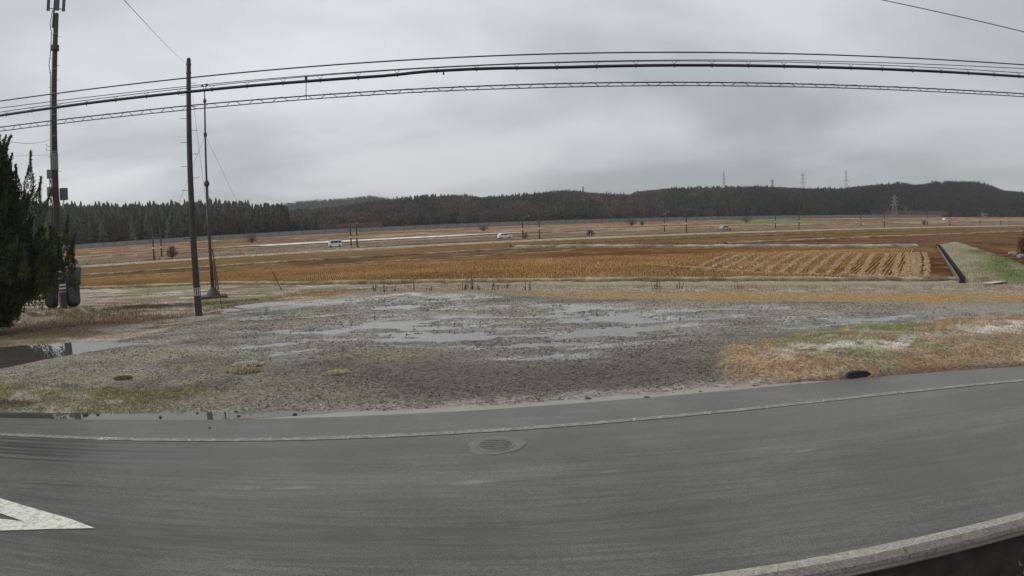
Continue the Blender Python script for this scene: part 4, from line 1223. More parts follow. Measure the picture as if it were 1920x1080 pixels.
def sagged(a, b, sag, n=24):
    a = Vector(a); b = Vector(b)
    return [a.lerp(b, i / n) - Vector((0, 0, sag * 4 * (i / n) * (1 - i / n))) for i in range(n + 1)]
P2 = Vector((-14.77, 28.21, -.2)); P2H = 12.1
tag(MB().tube(sagged((-4.1, 6.2, 6.15), (P2.x - .08, P2.y, 11.6), .05), .0042, 5).build('service_wire', M['wire'], smooth=True),
    'thin slanting wire running up left from the top of the nearer pole', 'wire')
tag(MB().tube(sagged((5.2, 11.1, 7.85), (11.5, 6.4, 5.45), .10), .0080, 5).build('service_wire', M['rubber'], smooth=True), 'lone black wire crossing the top right corner of the sky', 'wire')
tag(MB().tube(sagged((-9.9, 7.4, 6.35), (-27.0, 33.4, 9.85), .62), .009, 5).build('service_wire', M['rubber'], smooth=True), 'sagging black wire from the left edge down to the antenna pole', 'wire')
tag(MB().tube(sagged((-33, 24.2, 8.55), (-27.05, 33.4, 8.9), .05), .007, 5).build('service_wire', M['wire'], smooth=True), 'thin level wire reaching the antenna pole above its boxes', 'wire')

# ------------------------------------------------------------------ nearer utility pole with its stay
def steps(parent, z0, z1, dz, rad_at, length, ang):
    k = 0; z = z0
    while z < z1:
        for sgn in ((1,) if k % 2 else (-1,)):
            r0 = rad_at(z)
            mb = MB().tube([(0, 0, 0), (sgn * (length), 0, .005)], .011, 5)
            o = mb.build('step_bolt', M['steel_dark'], parent); o.location = (sgn * (r0 - .02) * math.cos(ang), sgn * (r0 - .02) * math.sin(ang), z); o.rotation_euler = (0, 0, ang)
        z += dz; k += 1
pole2 = empty('utility_pole', P2); tag(pole2, 'bare dark utility pole with striped white band, standing at the gravel edge', 'utility pole')
r2 = lambda z: .168 - (.168 - .105) * z / P2H
MB().lathe([(.170, -.5), (r2(0), 0), (r2(4), 4), (r2(8), 8), (r2(12.05), 12.02), (.07, 12.1)], 18).build('shaft', M['pole'], pole2, True)
MB().lathe([(r2(.86) + .006, .84), (r2(1.33) + .006, 1.33)], 18).build('number_band', M['band_black'], pole2)
for k in range(5):
    a = R(-150 + k * 32)
    b = MB().tube([(math.cos(a) * (r2(1) + .006), math.sin(a) * (r2(1) + .006), .90), (math.cos(a) * (r2(1.3) + .005), math.sin(a) * (r2(1.3) + .005), 1.29)], .020, 5)
    b.build('white_stripe', M['band_white'], pole2)
for z in (11.35, 11.75):
    MB().lathe([(r2(z) + .02, z), (r2(z) + .02, z + .06)], 14).build('clamp', M['steel_dark'], pole2)
steps(pole2, 3.6, 10.9, .56, r2, .30, R(27))
stay = empty('stay_wire', (-14.75, 30.75, -.22)); tag(stay, 'stay wire slanting from the nearer pole to a rusty anchor rod', 'stay wire')
sv = Vector((P2.x + .15, P2.y + .12, 10.1)) - Vector(stay.location)
MB().tube([(0, 0, .9), tuple(sv)], .006, 5).build('wire', M['wire'], stay)
MB().tube([(0, 0, -.1), tuple(sv.normalized() * 1.05)], .016, 6).build('anchor_rod', M['rust'], stay)
MB().tube([tuple(sv.normalized() * 1.0), tuple(sv.normalized() * 3.1)], .028, 7).build('guard', M['steel_dark'], stay)

# ------------------------------------------------------------------ antenna pole at the left
P1 = Vector((-27.0, 33.65, -.3)); H1 = 17.95
pole1 = empty('antenna_pole', P1); tag(pole1, 'tall dark concrete pole carrying antenna panels and grey boxes beside the juniper', 'utility pole')
r1 = lambda z: .235 - (.235 - .150) * z / H1
MB().lathe([(.24, -.5), (r1(0), 0), (r1(6), 6), (r1(12), 12), (r1(H1), H1 - .05), (.1, H1)], 18).build('shaft', M['pole'], pole1, True)
facing = math.atan2(P1.x, P1.y)    # azimuth of the pole; its camera side faces back along this line
fx, fy = math.sin(facing), math.cos(facing)          # away from the road
ux, uy = math.cos(facing), -math.sin(facing)         # to the right along the road view
for z in (2.15, 1.75, 1.35, 1.15, .95, 4.35, 9.35, 10.3, 11.6, 12.9, 14.4, 16.6):
    b = MB().lathe([(r1(z) + .012, z), (r1(z) + .012, z + (.10 if z < 3 else .045))], 16)
    b.build('strap', M['band_white'] if z in (2.15, 1.35, 1.15) else M['steel'], pole1)
steps(pole1, 12.4, 16.6, .45, r1, .20, -facing)
steps(pole1, 7.3, 9.9, .9, r1, .22, -facing)
def p1(u, f_, z): return (ux * u + fx * f_, uy * u + fy * f_, z)
mb = MB().tube([p1(-.20, -.05, 17.0), p1(-.16, -.05, 18.0), p1(-.12, 0, 20.8)], .055, 8); mb.build('mast_pipe', M['steel_dark'], pole1)
for u in (-.52, -.02, .42):
    z0 = 18.05
    mb = MB().box(p1(u, -.12 if u == -.02 else 0, z0 + 1.25), (.20 if u != -.02 else .36, .16, 2.4), -facing)
    mb.build('antenna_panel', M['antenna'], pole1)
for z in (18.25, 19.9):
    MB().tube([p1(-.55, .05, z), p1(.45, .05, z)], .03, 6).build('antenna_bracket', M['steel'], pole1)
MB().tube([p1(-.25, -.1, 18.1), p1(-.36, -.1, 17.2), p1(-.24, -.08, 16.6), p1(-.27, -.08, 15.4), p1(-.33, -.1, 14.6), p1(-.22, -.1, 14.0), p1(-.235, -.1, 9), p1(-.26, -.1, 3)], .025, 6).build('feeder_cable', M['rubber'], pole1)
MB().lathe([(.26, 15.6), (.26, 15.9)], 14).build('collar', M['steel_dark'], pole1)
MB().lathe([(r1(8.6) + .03, 8.3), (r1(9.2) + .03, 9.3)], 16).build('sleeve', M['box_grey'], pole1)
def cabinet(u, z, w, h, d, rz, m_):
    b = MB().box(p1(u, -.05, z), (w, d, h), -facing + rz)
    o = b.build('equipment_box', m_, pole1)
    bv = o.modifiers.new('edge', 'BEVEL'); bv.width = .02; bv.segments = 2
    MB().box(p1(u, -.05 - d / 2 - .01, z), (w * .82, .02, h * .84), -facing + rz).build('box_door', m_, o)
    MB().tube([p1(u, -.05, z - h / 2), p1(u * .7, -.1, z - h / 2 - .45)], .03, 6).build('conduit', M['rubber'], o)
cabinet(-.33, 8.05, .34, .52, .3, 0, M['box_grey'])
cabinet(-.36, 7.00, .32, .55, .3, 0, M['box_grey'])
cabinet(.48, 6.82, .44, .72, .35, .25, M['antenna'])
MB().tube([p1(-.34, -.1, 8.0), p1(-.34, -.1, 2.0)], .02, 6).build('cable_run', M['rubber'], pole1)
for z in (9.45, 9.7):
    MB().tube([p1(-.2, -.1, z), p1(-.48, -.1, z + .02), p1(-.48, -.1, z + .16)], .014, 5).build('hook', M['steel_dark'], pole1)

# ------------------------------------------------------------------ slim mast on its slab
PM = Vector((-21.95, 44.45, float(ground_z(-21.95, 44.45)) + .02)); HM = 15.8
mast = empty('guyed_mast', PM); tag(mast, 'slim tapering steel mast on a conical foot and slab behind the nearer pole', 'mast')
sc_ = lambda z: z
MB().lathe([(.135, .42), (.128, 2.6), (.115, 5.2), (.105, 8.3)], 14).build('lower_tube', M['steel_dark'], mast, True)
MB().lathe([(.075, 8.3), (.066, 12.0), (.055, 14.4), (.035, 15.2)], 12).build('upper_tube', M['steel_dark'], mast, True)
MB().lathe([(.14, 8.2), (.20, 8.3), (.20, 8.45), (.09, 8.65)], 14).build('joint_collar', M['steel_dark'], mast)
MB().lathe([(.08, 11.8), (.13, 11.9), (.13, 12.05), (.08, 12.15)], 12).build('guy_collar', M['steel_dark'], mast)
MB().lathe([(.085, 14.35), (.12, 14.4), (.12, 14.55), (.06, 14.65)], 10).build('top_collar', M['steel_dark'], mast)
mb = MB().tube([(-.16, 0, 15.62), (-.02, 0, 15.2), (.16, 0, 15.62)], .03, 6); mb.box((-.18, 0, 15.66), (.12, .12, .14)).box((.17, 0, 15.66), (.14, .14, .18)); mb.build('lamp_head', M['steel_dark'], mast)
MB().lathe([(.62, .18), (.56, .22), (.38, .50), (.20, .72), (.14, .80)], 16).build('conical_foot', M['steel_dark'], mast)
mb = MB().box((0, 0, .02), (2.05, 1.7, .36), .47); mb.build('slab', M['rust'], mast)
MB().tube([(.30, -.1, .5), (.24, -.08, 2.7)], .05, 6).build('conduit', M['rust'], mast)
MB().box((-.22, -.1, 5.2), (.16, .12, .2)).build('junction_box', M['steel_dark'], mast)
MB().tube([(.55, -.25, .2), (.24, -.1, 2.6)], .03, 6).build('brace', M['rust'], mast)
for nm, (gx_, gy_), lab in (('guy_wire', (-19.5, 52.6), 'guy wire from the slim mast down to the right'), ('guy_wire', (-31.2, 50.2), 'guy wire from the slim mast down to the left')):
    g_ = empty(nm, (gx_, gy_, float(ground_z(gx_, gy_)))); tag(g_, lab, 'guy wire', 'guy wires of the slim mast')
    tv = Vector((PM.x, PM.y, PM.z + 11.95)) - Vector(g_.location)
    MB().tube([tuple(tv.normalized() * .1), tuple(tv)], .009, 5).build('wire', M['wire'], g_)
    if gx_ > -21:
        MB().tube([(0, 0, -.1), tuple(tv.normalized() * 2.1)], .035, 6).build('guard', M['steel_dark'], g_)

# ------------------------------------------------------------------ tarpaulin-covered machine behind the antenna pole
tm = empty('covered_machine', P1 + Vector((fx * .9, fy * .9, 0)), -facing); tag(tm, 'machine wrapped in dark tarpaulin behind the foot of the antenna pole', 'machine')
def lump(name, c, s, material, parent, seed, amp=.10, e=.55, n=32, m=20):
    """superellipsoid with cloth folds"""
    V = []; F = []
    rs = np.random.default_rng(seed); ph = rs.uniform(0, 6.28, 6)
    sp = lambda w, k: math.copysign(abs(w) ** k, w)
    for i in range(m + 1):
        th = -math.pi / 2 + math.pi * i / m
        for j in range(n):
            a = 2 * math.pi * j / n
            k = 1 + amp * (math.sin(3 * a + ph[0] + 2 * th) * .5 + math.sin(7 * a + ph[1]) * .35 + math.sin(5 * th + ph[2] + a) * .3)
            x = sp(math.cos(th), e) * sp(math.cos(a), e) * s[0] * k; y = sp(math.cos(th), e) * sp(math.sin(a), e) * s[1] * k; z = sp(math.sin(th), e) * s[2]
            V.append((c[0] + x, c[1] + y, c[2] + z))
    for i in range(m):
        for j in range(n):
            F.append((i * n + j, i * n + (j + 1) % n, (i + 1) * n + (j + 1) % n, (i + 1) * n + j))
    return MB().add(V, F).build(name, material, parent, True)
lump('wheel_cover', (-.70, 0, .95), (.42, .55, .98), M['tarp'], tm, 1, .2, .6)
lump('wheel_cover', (.60, 0, .72), (.44, .60, .78), M['tarp'], tm, 2, .2, .55)
lump('body_cover', (-.1, .15, 1.5), (.75, .6, .6), M['tarp'], tm, 3, .12, .6)
lump('hood_cover', (.62, .05, 1.92), (.46, .55, .60), M['tarp_light'], tm, 4, .07, .24).rotation_euler = (0, R(5), 0)
lump('cover_flap', (.80, -.1, 1.42), (.36, .5, .16), M['tarp'], tm, 8, .18, .4)
lump('pocket', (.72, -.52, 1.70), (.24, .10, .18), M['tarp'], tm, 6, .05, .4)
MB().tube([(.05, -.48, 2.5), (.10, -.6, 1.9), (.02, -.62, 1.5), (.20, -.6, 1.3)], .02, 5).build('rope', M['rope'], tm)
MB().tube([(-.42, -.5, 1.9), (-.36, -.58, 1.3), (-.40, -.55, .6)], .018, 5).build('rope', M['rope'], tm)
MB().tube([(.10, -.55, .15), (.16, -.58, .55)], .03, 5).build('prop', M['rope'], tm)

# ------------------------------------------------------------------ juniper at the left with flame-like shoots
def juniper(loc):
    t = empty('juniper_tree', loc); tag(t, 'large dark juniper with flame-like shoots at the left edge', 'tree')
    MB().tube([(0, 0, -.3), (.05, 0, 1.0), (-.05, .05, 3.0), (.1, 0, 5.5), (0, 0, 8.0)], [.26, .22, .17, .11, .03], 10).build('trunk', M['bark'], t, True)
    rs = np.random.default_rng(33)
    # silhouette of the crown: radius by height
    zz = np.array([.05, .4, 1.0, 1.8, 2.6, 3.3, 3.9, 4.6, 5.4, 6.2, 7.2, 8.0, 8.8, 9.4])
    rr = np.array([.7, 1.15, 1.8, 2.8, 3.65, 3.55, 2.7, 2.15, 2.1, 2.05, 1.6, 1.15, .6, .15])
    shoots = []
    for k in range(330):
        z = rs.uniform(.2, 8.2) if k % 3 else rs.uniform(.2, 3.4)
        a = rs.uniform(0, 2 * math.pi)
        rad = np.interp(z, zz, rr) * rs.uniform(.6, 1.0)
        L = rs.uniform(.9, 1.7) * (1.0 if z > 1.6 else .75)
        b = np.array((math.cos(a) * rad, math.sin(a) * rad, z))
        o_ = rs.uniform(.30, .65)
        d = np.array((math.cos(a) * o_, math.sin(a) * o_, 1.0)); d /= np.linalg.norm(d)
        shoots.append((b - d * L * .45, d, L, rs.uniform(.20, .32)))
    # tall pointed leaders; (u to the right, z, length, width, lean)
    for (u_, z, L, w, lean) in ((0.5, 7.0, 2.5, .40, .05), (1.05, 6.6, 2.1, .34, .05), (2.1, 5.7, 2.4, .34, .14), (1.65, 5.6, 1.9, .32, .02), (2.3, 4.9, 2.0, .30, .30), (2.45, 4.5, 1.9, .26, .52), (-.6, 6.4, 2.4, .4, -.1), (-1.5, 5.4, 2.2, .4, -.2),
                              (3.55, 2.6, 2.4, .36, .24), (3.7, 2.3, 1.9, .30, .42), (3.2, 3.0, 1.5, .26, .12), (2.75, 3.1, 1.4, .24, .02), (3.0, 2.6, 1.9, .32, .10), (2.55, 2.7, 1.8, .28, .05), (2.1, 2.9, 1.7, .28, .0), (3.75, 2.0, 1.8, .36, .25), (2.9, 1.2, 1.8, .40, .28), (2.2, .7, 1.6, .42, .30), (3.3, 1.8, 2.0, .42, .15), (2.8, 1.6, 2.0, .42, .1)):
        d = np.array((.72 * lean, .69 * lean, 1.0)); d /= np.linalg.norm(d)
        dep = rs.uniform(-.5, .3)
        shoots.append((np.array((.72 * u_ - .69 * dep, .69 * u_ + .72 * dep, z)), d, L, w))
    V = []; C = []
    for b, d, L, w in shoots:
        n = int(320 * L * (w / .28))
        q = rs.random(n) ** .8
        prof = np.sin(np.clip(q * 1.15 + .12, 0, 1) ** .8 * math.pi) ** .8 * w * (1 - q * .55)
        a = rs.uniform(0, 2 * math.pi, n) + q * 4
        e1 = np.cross(d, (0.3, .9, .1)); e1 /= np.linalg.norm(e1); e2 = np.cross(d, e1)
        rad = prof * np.sqrt(rs.uniform(.25, 1, n))
        curl = .10 * L * q ** 2
        c = b + d * (q * L)[:, None] + (e1 * np.cos(a)[:, None] + e2 * np.sin(a)[:, None]) * rad[:, None] + np.outer(curl, e1)
        ld = d * .8 + (e1 * np.cos(a)[:, None] + e2 * np.sin(a)[:, None]) * .55 + rs.normal(0, .3, (n, 3)); ld /= np.linalg.norm(ld, axis=1)[:, None]
        sd_ = np.cross(ld, rs.normal(size=(n, 3))); sd_ /= np.linalg.norm(sd_, axis=1)[:, None]
        LL = rs.uniform(.07, .17, n); ww = rs.uniform(.018, .036, n)
        tri = np.stack([c + ld * LL[:, None], c + sd_ * ww[:, None], c - sd_ * ww[:, None]], 1)
        V.append(tri.reshape(-1, 3))
        base = np.array((0.062, 0.076, 0.030)) * rs.uniform(.6, 1.35)
        col_ = base * rs.uniform(.55, 1.5, (n, 1)) * np.where(rs.random((n, 1)) < .06, np.array((2.2, 2.0, 1.4)), 1.0)
        C.append(np.repeat(col_, 3, 0))
    # dark inner mass of sprays so that the crown is dense
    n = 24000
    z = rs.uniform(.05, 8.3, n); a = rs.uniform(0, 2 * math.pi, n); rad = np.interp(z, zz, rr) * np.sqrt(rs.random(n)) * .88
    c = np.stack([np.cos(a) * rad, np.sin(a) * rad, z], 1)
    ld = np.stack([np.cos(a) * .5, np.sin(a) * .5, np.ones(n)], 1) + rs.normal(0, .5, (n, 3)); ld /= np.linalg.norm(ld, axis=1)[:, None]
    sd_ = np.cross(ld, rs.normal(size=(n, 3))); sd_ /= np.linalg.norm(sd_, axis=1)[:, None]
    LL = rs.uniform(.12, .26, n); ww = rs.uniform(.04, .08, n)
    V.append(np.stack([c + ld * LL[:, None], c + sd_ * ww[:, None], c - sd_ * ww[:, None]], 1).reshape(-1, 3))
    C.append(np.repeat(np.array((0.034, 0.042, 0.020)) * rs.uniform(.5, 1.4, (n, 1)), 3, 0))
    V = np.concatenate(V); C = np.concatenate(C)
    mesh_np('crown', V, np.arange(len(V)).reshape(-1, 3), M['juniper'], t, colors=C)
    return t
juniper((-23.9, 24.3, -.12))

# ------------------------------------------------------------------ grass, stubble, straw and stones (too many to count)
def blades(name, x, y, z, h, w, tint, lean=.35, label=None, material=None, stiff=False):
    n = len(x)
    a = rng.uniform(0, 2 * np.pi, n); la = rng.uniform(0, 2 * np.pi, n); le = rng.uniform(0, lean, n) * h
    px, py = np.cos(a) * w / 2, np.sin(a) * w / 2
    V = np.empty((n, 3, 3))
    V[:, 0] = np.stack([x - px, y - py, z - .02], 1); V[:, 1] = np.stack([x + px, y + py, z - .02], 1)
    V[:, 2] = np.stack([x + np.cos(la) * le, y + np.sin(la) * le, z + h], 1)
    C = np.repeat(tint, 3, 0)
    o = mesh_np(name, V.reshape(-1, 3), np.arange(3 * n).reshape(-1, 3), material or M['blade'], colors=C)
    return tag(o, label, kind='stuff')
# verge grass at the right
def scatter_xy(n, x0, x1, y0, y1): return rng.uniform(x0, x1, n), rng.uniform(y0, y1, n)
x, y = scatter_xy(260000, 4.0, 34, 12.0, 19)
k = rng.random(len(x)) < verge_mask(x, y) * sstep(.02, .25, y - y_asphalt(x)) * (.35 + .8 * fbm(x, y, .5, 3, 300)) * np.clip(18 / (x + 4), .25, 1)
x, y = x[k], y[k]
zt = ground_z(x, y); tnt = ground_tint(x, y, zt)[:, :3]
tuft = fbm(x, y, .35, 2, 301)
blades('verge_grass', x, y, zt, rng.uniform(.02, .055, len(x)) * (.3 + 1.6 * sstep(.35, .7, tuft)), rng.uniform(.008, .020, len(x)), tnt * (.50 + 1.0 * sstep(.3, .7, tuft))[:, None] * rng.uniform(.55, 1.6, (len(x), 1)), 1.6, 'dry matted grass with pale frost on the roadside verge at the right')
# left verge
x, y = scatter_xy(120000, -24, -4, 11.0, 15.5)
k = rng.random(len(x)) < lverge_mask(x, y) * sstep(.4, .7, y - y_asphalt(x)) * (.2 + .8 * fbm(x, y, .5, 3, 310))
x, y = x[k], y[k]; zt = ground_z(x, y); tnt = ground_tint(x, y, zt)[:, :3]
blades('verge_grass', x, y, zt, rng.uniform(.02, .07, len(x)), rng.uniform(.008, .018, len(x)), tnt * rng.uniform(.6, 1.6, (len(x), 1)), 1.5, 'low mossy grass along the gutter at the left')
# bank behind the gravel
x, y = scatter_xy(330000, -50, 48, 17, 62)
t2 = (y - y_back(x)) / np.maximum(y_field(x) - y_back(x), 1)
k = (t2 > .0) & (t2 < .97) & (rng.random(len(x)) < (.25 + .9 * fbm(x, y, .8, 3, 320))) & (np.hypot(x, y) < 70) & (side_pool(x, y) < .25) & (ledge(x, y)[1] < .35)
x, y = x[k], y[k]; zt = ground_z(x, y); tnt = ground_tint(x, y, zt)[:, :3]
tall = .5 + 1.6 * np.exp(-((t2[k] - .37) / .12) ** 2)
blades('bank_grass', x, y, zt, rng.uniform(.04, .13, len(x)) * tall, rng.uniform(.014, .03, len(x)), tnt * rng.uniform(.55, 1.6, (len(x), 1)), 1.2, 'frosty dry grass on the bank between the gravel and the paddies')
# tufts growing in the gravel
x, y = scatter_xy(60000, -16, 18, 12.5, 34)
g_ = fbm(x, y, 3.0, 3, 330)
k = (y < y_back(x)) & (rng.random(len(x)) < sstep(.52, .68, g_) * .8) & (puddle_mask(x, y) < .35)
x, y = x[k], y[k]; zt = ground_z(x, y)
tnt = mixc(np.tile((0.19, 0.175, 0.10), (len(x), 1)), (0.30, 0.26, 0.19), rng.random(len(x)))
blades('lot_weeds', x, y, zt, rng.uniform(.01, .04, len(x)), rng.uniform(.008, .016, len(x)), tnt * rng.uniform(.6, 1.3, (len(x), 1)), 1.5, 'sparse mossy weeds growing through the gravel lot')

# rice stubble in planted rows
ra = R(54)
dx_, dy_ = math.cos(ra), math.sin(ra); ex_, ey_ = -math.sin(ra), math.cos(ra)
u, v_ = np.meshgrid(np.arange(-20, 130, .27), np.arange(-60, 75, .36))
u = u.ravel(); v_ = v_.ravel()
u = u + rng.normal(0, .018, len(u)); v_ = v_ + rng.normal(0, .014, len(v_))
x = 0 + dx_ * u + ex_ * v_; y = 50 + dy_ * u + ey_ * v_
canal_x = np.interp(y, [40, 41.0, 85], [32, 32.4, 62.0])
k = (y > y_field(x) + 1.9) & (y < 84) & (x < canal_x - 3.0) & (x > -62) & (rng.random(len(x)) < np.clip(1.6 - y / 95, .25, .95)) & (np.abs(np.degrees(np.arctan2(x, y))) < 47)
x, y = x[k], y[k]
nb = 4
xx = np.repeat(x, nb) + rng.normal(0, .022, len(x) * nb); yy = np.repeat(y, nb) + rng.normal(0, .022, len(x) * nb)
zz_ = np.full(len(xx), FIELD_Z + .0)
tnt = mixc(np.tile((0.58, 0.39, 0.18), (len(xx), 1)), (0.33, 0.175, 0.065), rng.random(len(xx)))
fade = np.repeat(fbm(x, y, 7, 3, 340), nb)
tnt = tnt * (.65 + .75 * fade)[:, None]
blades('rice_stubble', xx, yy, zz_, rng.uniform(.10, .20, len(xx)), rng.uniform(.05, .09, len(xx)), tnt, .5, 'rows of cut rice stubble in the brown paddy', M['straw'])

# windrows of pale straw
def windrow(a, b, bend, w, seed):
    n = int(np.linalg.norm(np.array(b) - np.array(a)) * 190)
    q = rng.random(n)
    P = np.array(a)[None] * (1 - q)[:, None] + np.array(b)[None] * q[:, None]
    D = np.array(b) - np.array(a); D = D / np.linalg.norm(D); N = np.array((-D[1], D[0]))
    gap = fbm(q * 30, q * 0 + seed, 1.6, 3, seed)
    P = P + N[None] * ((bend * np.sin(q * math.pi) + rng.normal(0, w, n)) + (gap - .5) * .35)[:, None]
    keep = rng.random(n) < (sstep(.30, .58, gap) * .75 + .15) * (.6 + .6 * vnoise(q * 40, q * 0, 1.0, seed))
    P = P[keep]; n = len(P)
    z = FIELD_Z + .04 + np.abs(rng.normal(.05, .03, n))
    a_ = rng.uniform(0, 2 * np.pi, n); L = rng.uniform(.12, .28, n)
    ca, sa = np.cos(a_) * L, np.sin(a_) * L
    V = np.stack([np.stack([P[:, 0] - ca / 2, P[:, 1] - sa / 2, z], 1), np.stack([P[:, 0] + ca / 2, P[:, 1] + sa / 2, z + rng.normal(0, .03, n)], 1), np.stack([P[:, 0] - sa * .12, P[:, 1] + ca * .12, z + .05], 1)], 1).reshape(-1, 3)
    return V
rowsV = []
B0, B1, T0, T1 = (16.5, 57.5), (30.4, 46.2), (27.5, 79.5), (49.4, 73.8)
for k in range(14):
    t = k / 13
    b = (B0[0] + (B1[0] - B0[0]) * t, B0[1] + (B1[1] - B0[1]) * t); tt = (T0[0] + (T1[0] - T0[0]) * t, T0[1] + (T1[1] - T0[1]) * t)
    rowsV.append(windrow(b, tt, .10, .11, 400 + k))
for k, dx0 in enumerate((0.9, 1.6, 2.3, 3.3)):
    rowsV.append(windrow((30.0 + dx0 * .62, 45.4 - dx0 * .35), (49.6 + dx0 * 1.1, 74.2 - dx0 * .1), -.2, .12, 420 + k))
rowsV.append(windrow(T0, T1, .3, .16, 430)); rowsV.append(windrow((14, 66.5), (20.5, 54.2), .4, .22, 431)); rowsV.append(windrow((20.5, 53.4), (30.2, 45.6), .2, .22, 432))
RV = np.concatenate(rowsV); n = len(RV) // 3
tag(mesh_np('straw_windrow', RV, np.arange(len(RV)).reshape(-1, 3), M['straw'], colors=np.repeat(mixc(np.tile((0.56, 0.45, 0.31), (n, 1)), (0.34, 0.22, 0.11), rng.random(n)), 3, 0)), 'pale straw lying in long rows at the right of the paddy', kind='stuff')

# tall dry grass along the far road
s_, d_ = rng.uniform(-110, 300, 52000), rng.uniform(148, 189, 52000)
k = ((d_ < 164) | (d_ > 175)) & (rng.random(len(d_)) < fbm(s_, d_, 6, 3, 350) * 1.2 - .1)
s_, d_ = s_[k], d_[k]
x = s_ * TX + d_ * NX; y = s_ * TY + d_ * NY; z = np.interp(d_, _pd, _pz)
tnt = mixc(np.tile((0.30, 0.19, 0.12), (len(x), 1)), (0.20, 0.10, 0.075), rng.random(len(x)))
blades('roadside_reeds', x, y, z, rng.uniform(.15, .55, len(x)) * np.where(d_ > 160, .8, 1.6), rng.uniform(.06, .14, len(x)), tnt, .6, 'brown dead grass standing along the far road')

# gravel
def stones(name, x, y, z, r, tint, label):
    n = len(x)
    oc = np.array([(1, 0, 0), (0, 1, 0), (-1, 0, 0), (0, -1, 0), (0, 0, .75), (0, 0, -.5)], float)
    of = np.array([(0, 1, 4), (1, 2, 4), (2, 3, 4), (3, 0, 4), (1, 0, 5), (2, 1, 5), (3, 2, 5), (0, 3, 5)])
    a = rng.uniform(0, 2 * np.pi, n); ca, sa = np.cos(a)[:, None], np.sin(a)[:, None]
    jit = rng.uniform(.6, 1.3, (n, 6, 3)); O = oc[None] * jit
    X = (O[..., 0] * ca - O[..., 1] * sa) * r[:, None] + x[:, None]; Y = (O[..., 0] * sa + O[..., 1] * ca) * r[:, None] + y[:, None]
    Z = O[..., 2] * r[:, None] + z[:, None]
    V = np.stack([X, Y, Z], -1).reshape(-1, 3)
    F = (of[None] + (np.arange(n) * 6)[:, None, None]).reshape(-1, 3)
    return tag(mesh_np(name, V, F, M['gravel'], colors=np.repeat(tint, 6, 0)), label, kind='stuff')
x, y = scatter_xy(190000, -15, 17, 11.4, 33)
dens = .25 + .75 * sstep(.42, .62, fbm(x, y, 1.4, 3, 360))
k = (y < y_back(x) + .3) & (y > y_asphalt(x) + .1) & (rng.random(len(x)) < dens * np.clip(19 / y, .3, 1) * (1 - verge_mask(x, y)) * (1 - lverge_mask(x, y)))
x, y = x[k], y[k]
rs_ = np.exp(rng.normal(math.log(.0115), .55, len(x))); rs_ = np.clip(rs_, .004, .034) * (1 + .02 * (y - 12))
tnt = ground_tint(x, y, x * 0)[:, :3] * .85 * np.exp(rng.normal(-.15, .5, (len(x), 1)))
stones('gravel', x, y, ground_z(x, y) + rs_ * .12, rs_, tnt, 'loose grey stones strewn over the lot')

# ------------------------------------------------------------------ manhole in the road
mh = empty('manhole', (-.34, 9.63, float(road_z(np.array(-.34), np.array(9.63))) + .004)); tag(mh, 'round iron manhole lid in a pale cement collar set in the road', 'manhole')
ring = [((.47 + .035 * math.sin(3 * t_ + 1) + .02 * math.sin(7 * t_)) * math.cos(t_), (.43 + .03 * math.sin(2 * t_)) * math.sin(t_)) for t_ in np.linspace(0, 2 * math.pi, 36, endpoint=False)]
mb = MB(); n = len(ring)
mb.add([(x, y, -.03) for x, y in ring] + [(x * .96, y * .96, .007) for x, y in ring], [tuple(range(n, 2 * n))] + [(i, (i + 1) % n, n + (i + 1) % n, n + i) for i in range(n)])
mb.build('collar', M['patch'], mh)
MB().lathe([(.305, .005), (.30, .017), (.27, .019), (.265, .014)], 28).build('frame', M['patch'], mh)
lid = MB().lathe([(.262, .004), (.258, .021)], 28).build('lid', M['patch_mid'], mh)
for k in range(5):
    w = math.sqrt(max(.01, .23 ** 2 - (.085 * (k - 2)) ** 2))
    MB().box((0, .085 * (k - 2), .0235), (2 * w, .035, .007)).build('rib', M['patch_mid'], lid)

# ------------------------------------------------------------------ clods and stones on the wet road edge
def rock_mesh(seed, flat=.6):
    rs = np.random.default_rng(seed)
    mb = MB(); V = []; F = []; n, m = 9, 5
    for i in range(m + 1):
        th = -math.pi / 2 + math.pi * i / m
        for j in range(n):
            a = 2 * math.pi * j / n; k = rs.uniform(.72, 1.2)
            V.append((math.cos(th) * math.cos(a) * k, math.cos(th) * math.sin(a) * k * .8, math.sin(th) * flat * rs.uniform(.85, 1.15)))
    for i in range(m):
        for j in range(n):
            F.append((i * n + j, i * n + (j + 1) % n, (i + 1) * n + (j + 1) % n, (i + 1) * n + j))
    return mb.add(V, F)
clods = [(-1.98, 11.70, .045), (-1.42, 11.81, .035), (-.86, 11.86, .05), (-.29, 11.95, .04), (-.25, 11.88, .03), (.29, 11.99, .045), (.45, 12.31, .04), (1.42, 12.16, .085), (2.57, 12.08, .075), (3.16, 12.32, .05), (3.72, 12.28, .06), (4.32, 12.44, .05), (4.93, 12.43, .075),
         (-7.05, 11.33, .06), (-6.38, 11.66, .04), (-5.38, 11.48, .05), (-4.26, 11.60, .07), (-8.88, 11.32, .07), (-8.61, 11.39, .05), (-5.61, 10.65, .035), (-3.12, 11.62, .04), (-2.83, 11.71, .045), (-2.54, 11.84, .04)]
protos = []
for k, (x, y, r_) in enumerate(clods):
    zt = max(float(ground_z(np.array([x]), np.array([y]))[0]), -.02) if y > float(y_asphalt(x)) else float(road_z(np.array(x), np.array(y)))
    if len(protos) < 5:
        o = rock_mesh(500 + k).build('clod', M['stone'])
        protos.append(o)
    else:
        o = protos[k % 5].copy(); col.objects.link(o)
    o.location = (x, y, zt + r_ * .25); o.scale = (r_ * .9, r_ * .62, r_ * .55); o.rotation_euler = (0, 0, random.uniform(-.6, .6))
    tag(o, '%s small dark clod from the left along the wet road edge' % nth(sorted(q[0] for q in clods).index(x)), 'clod', 'dark clods along the road edge')

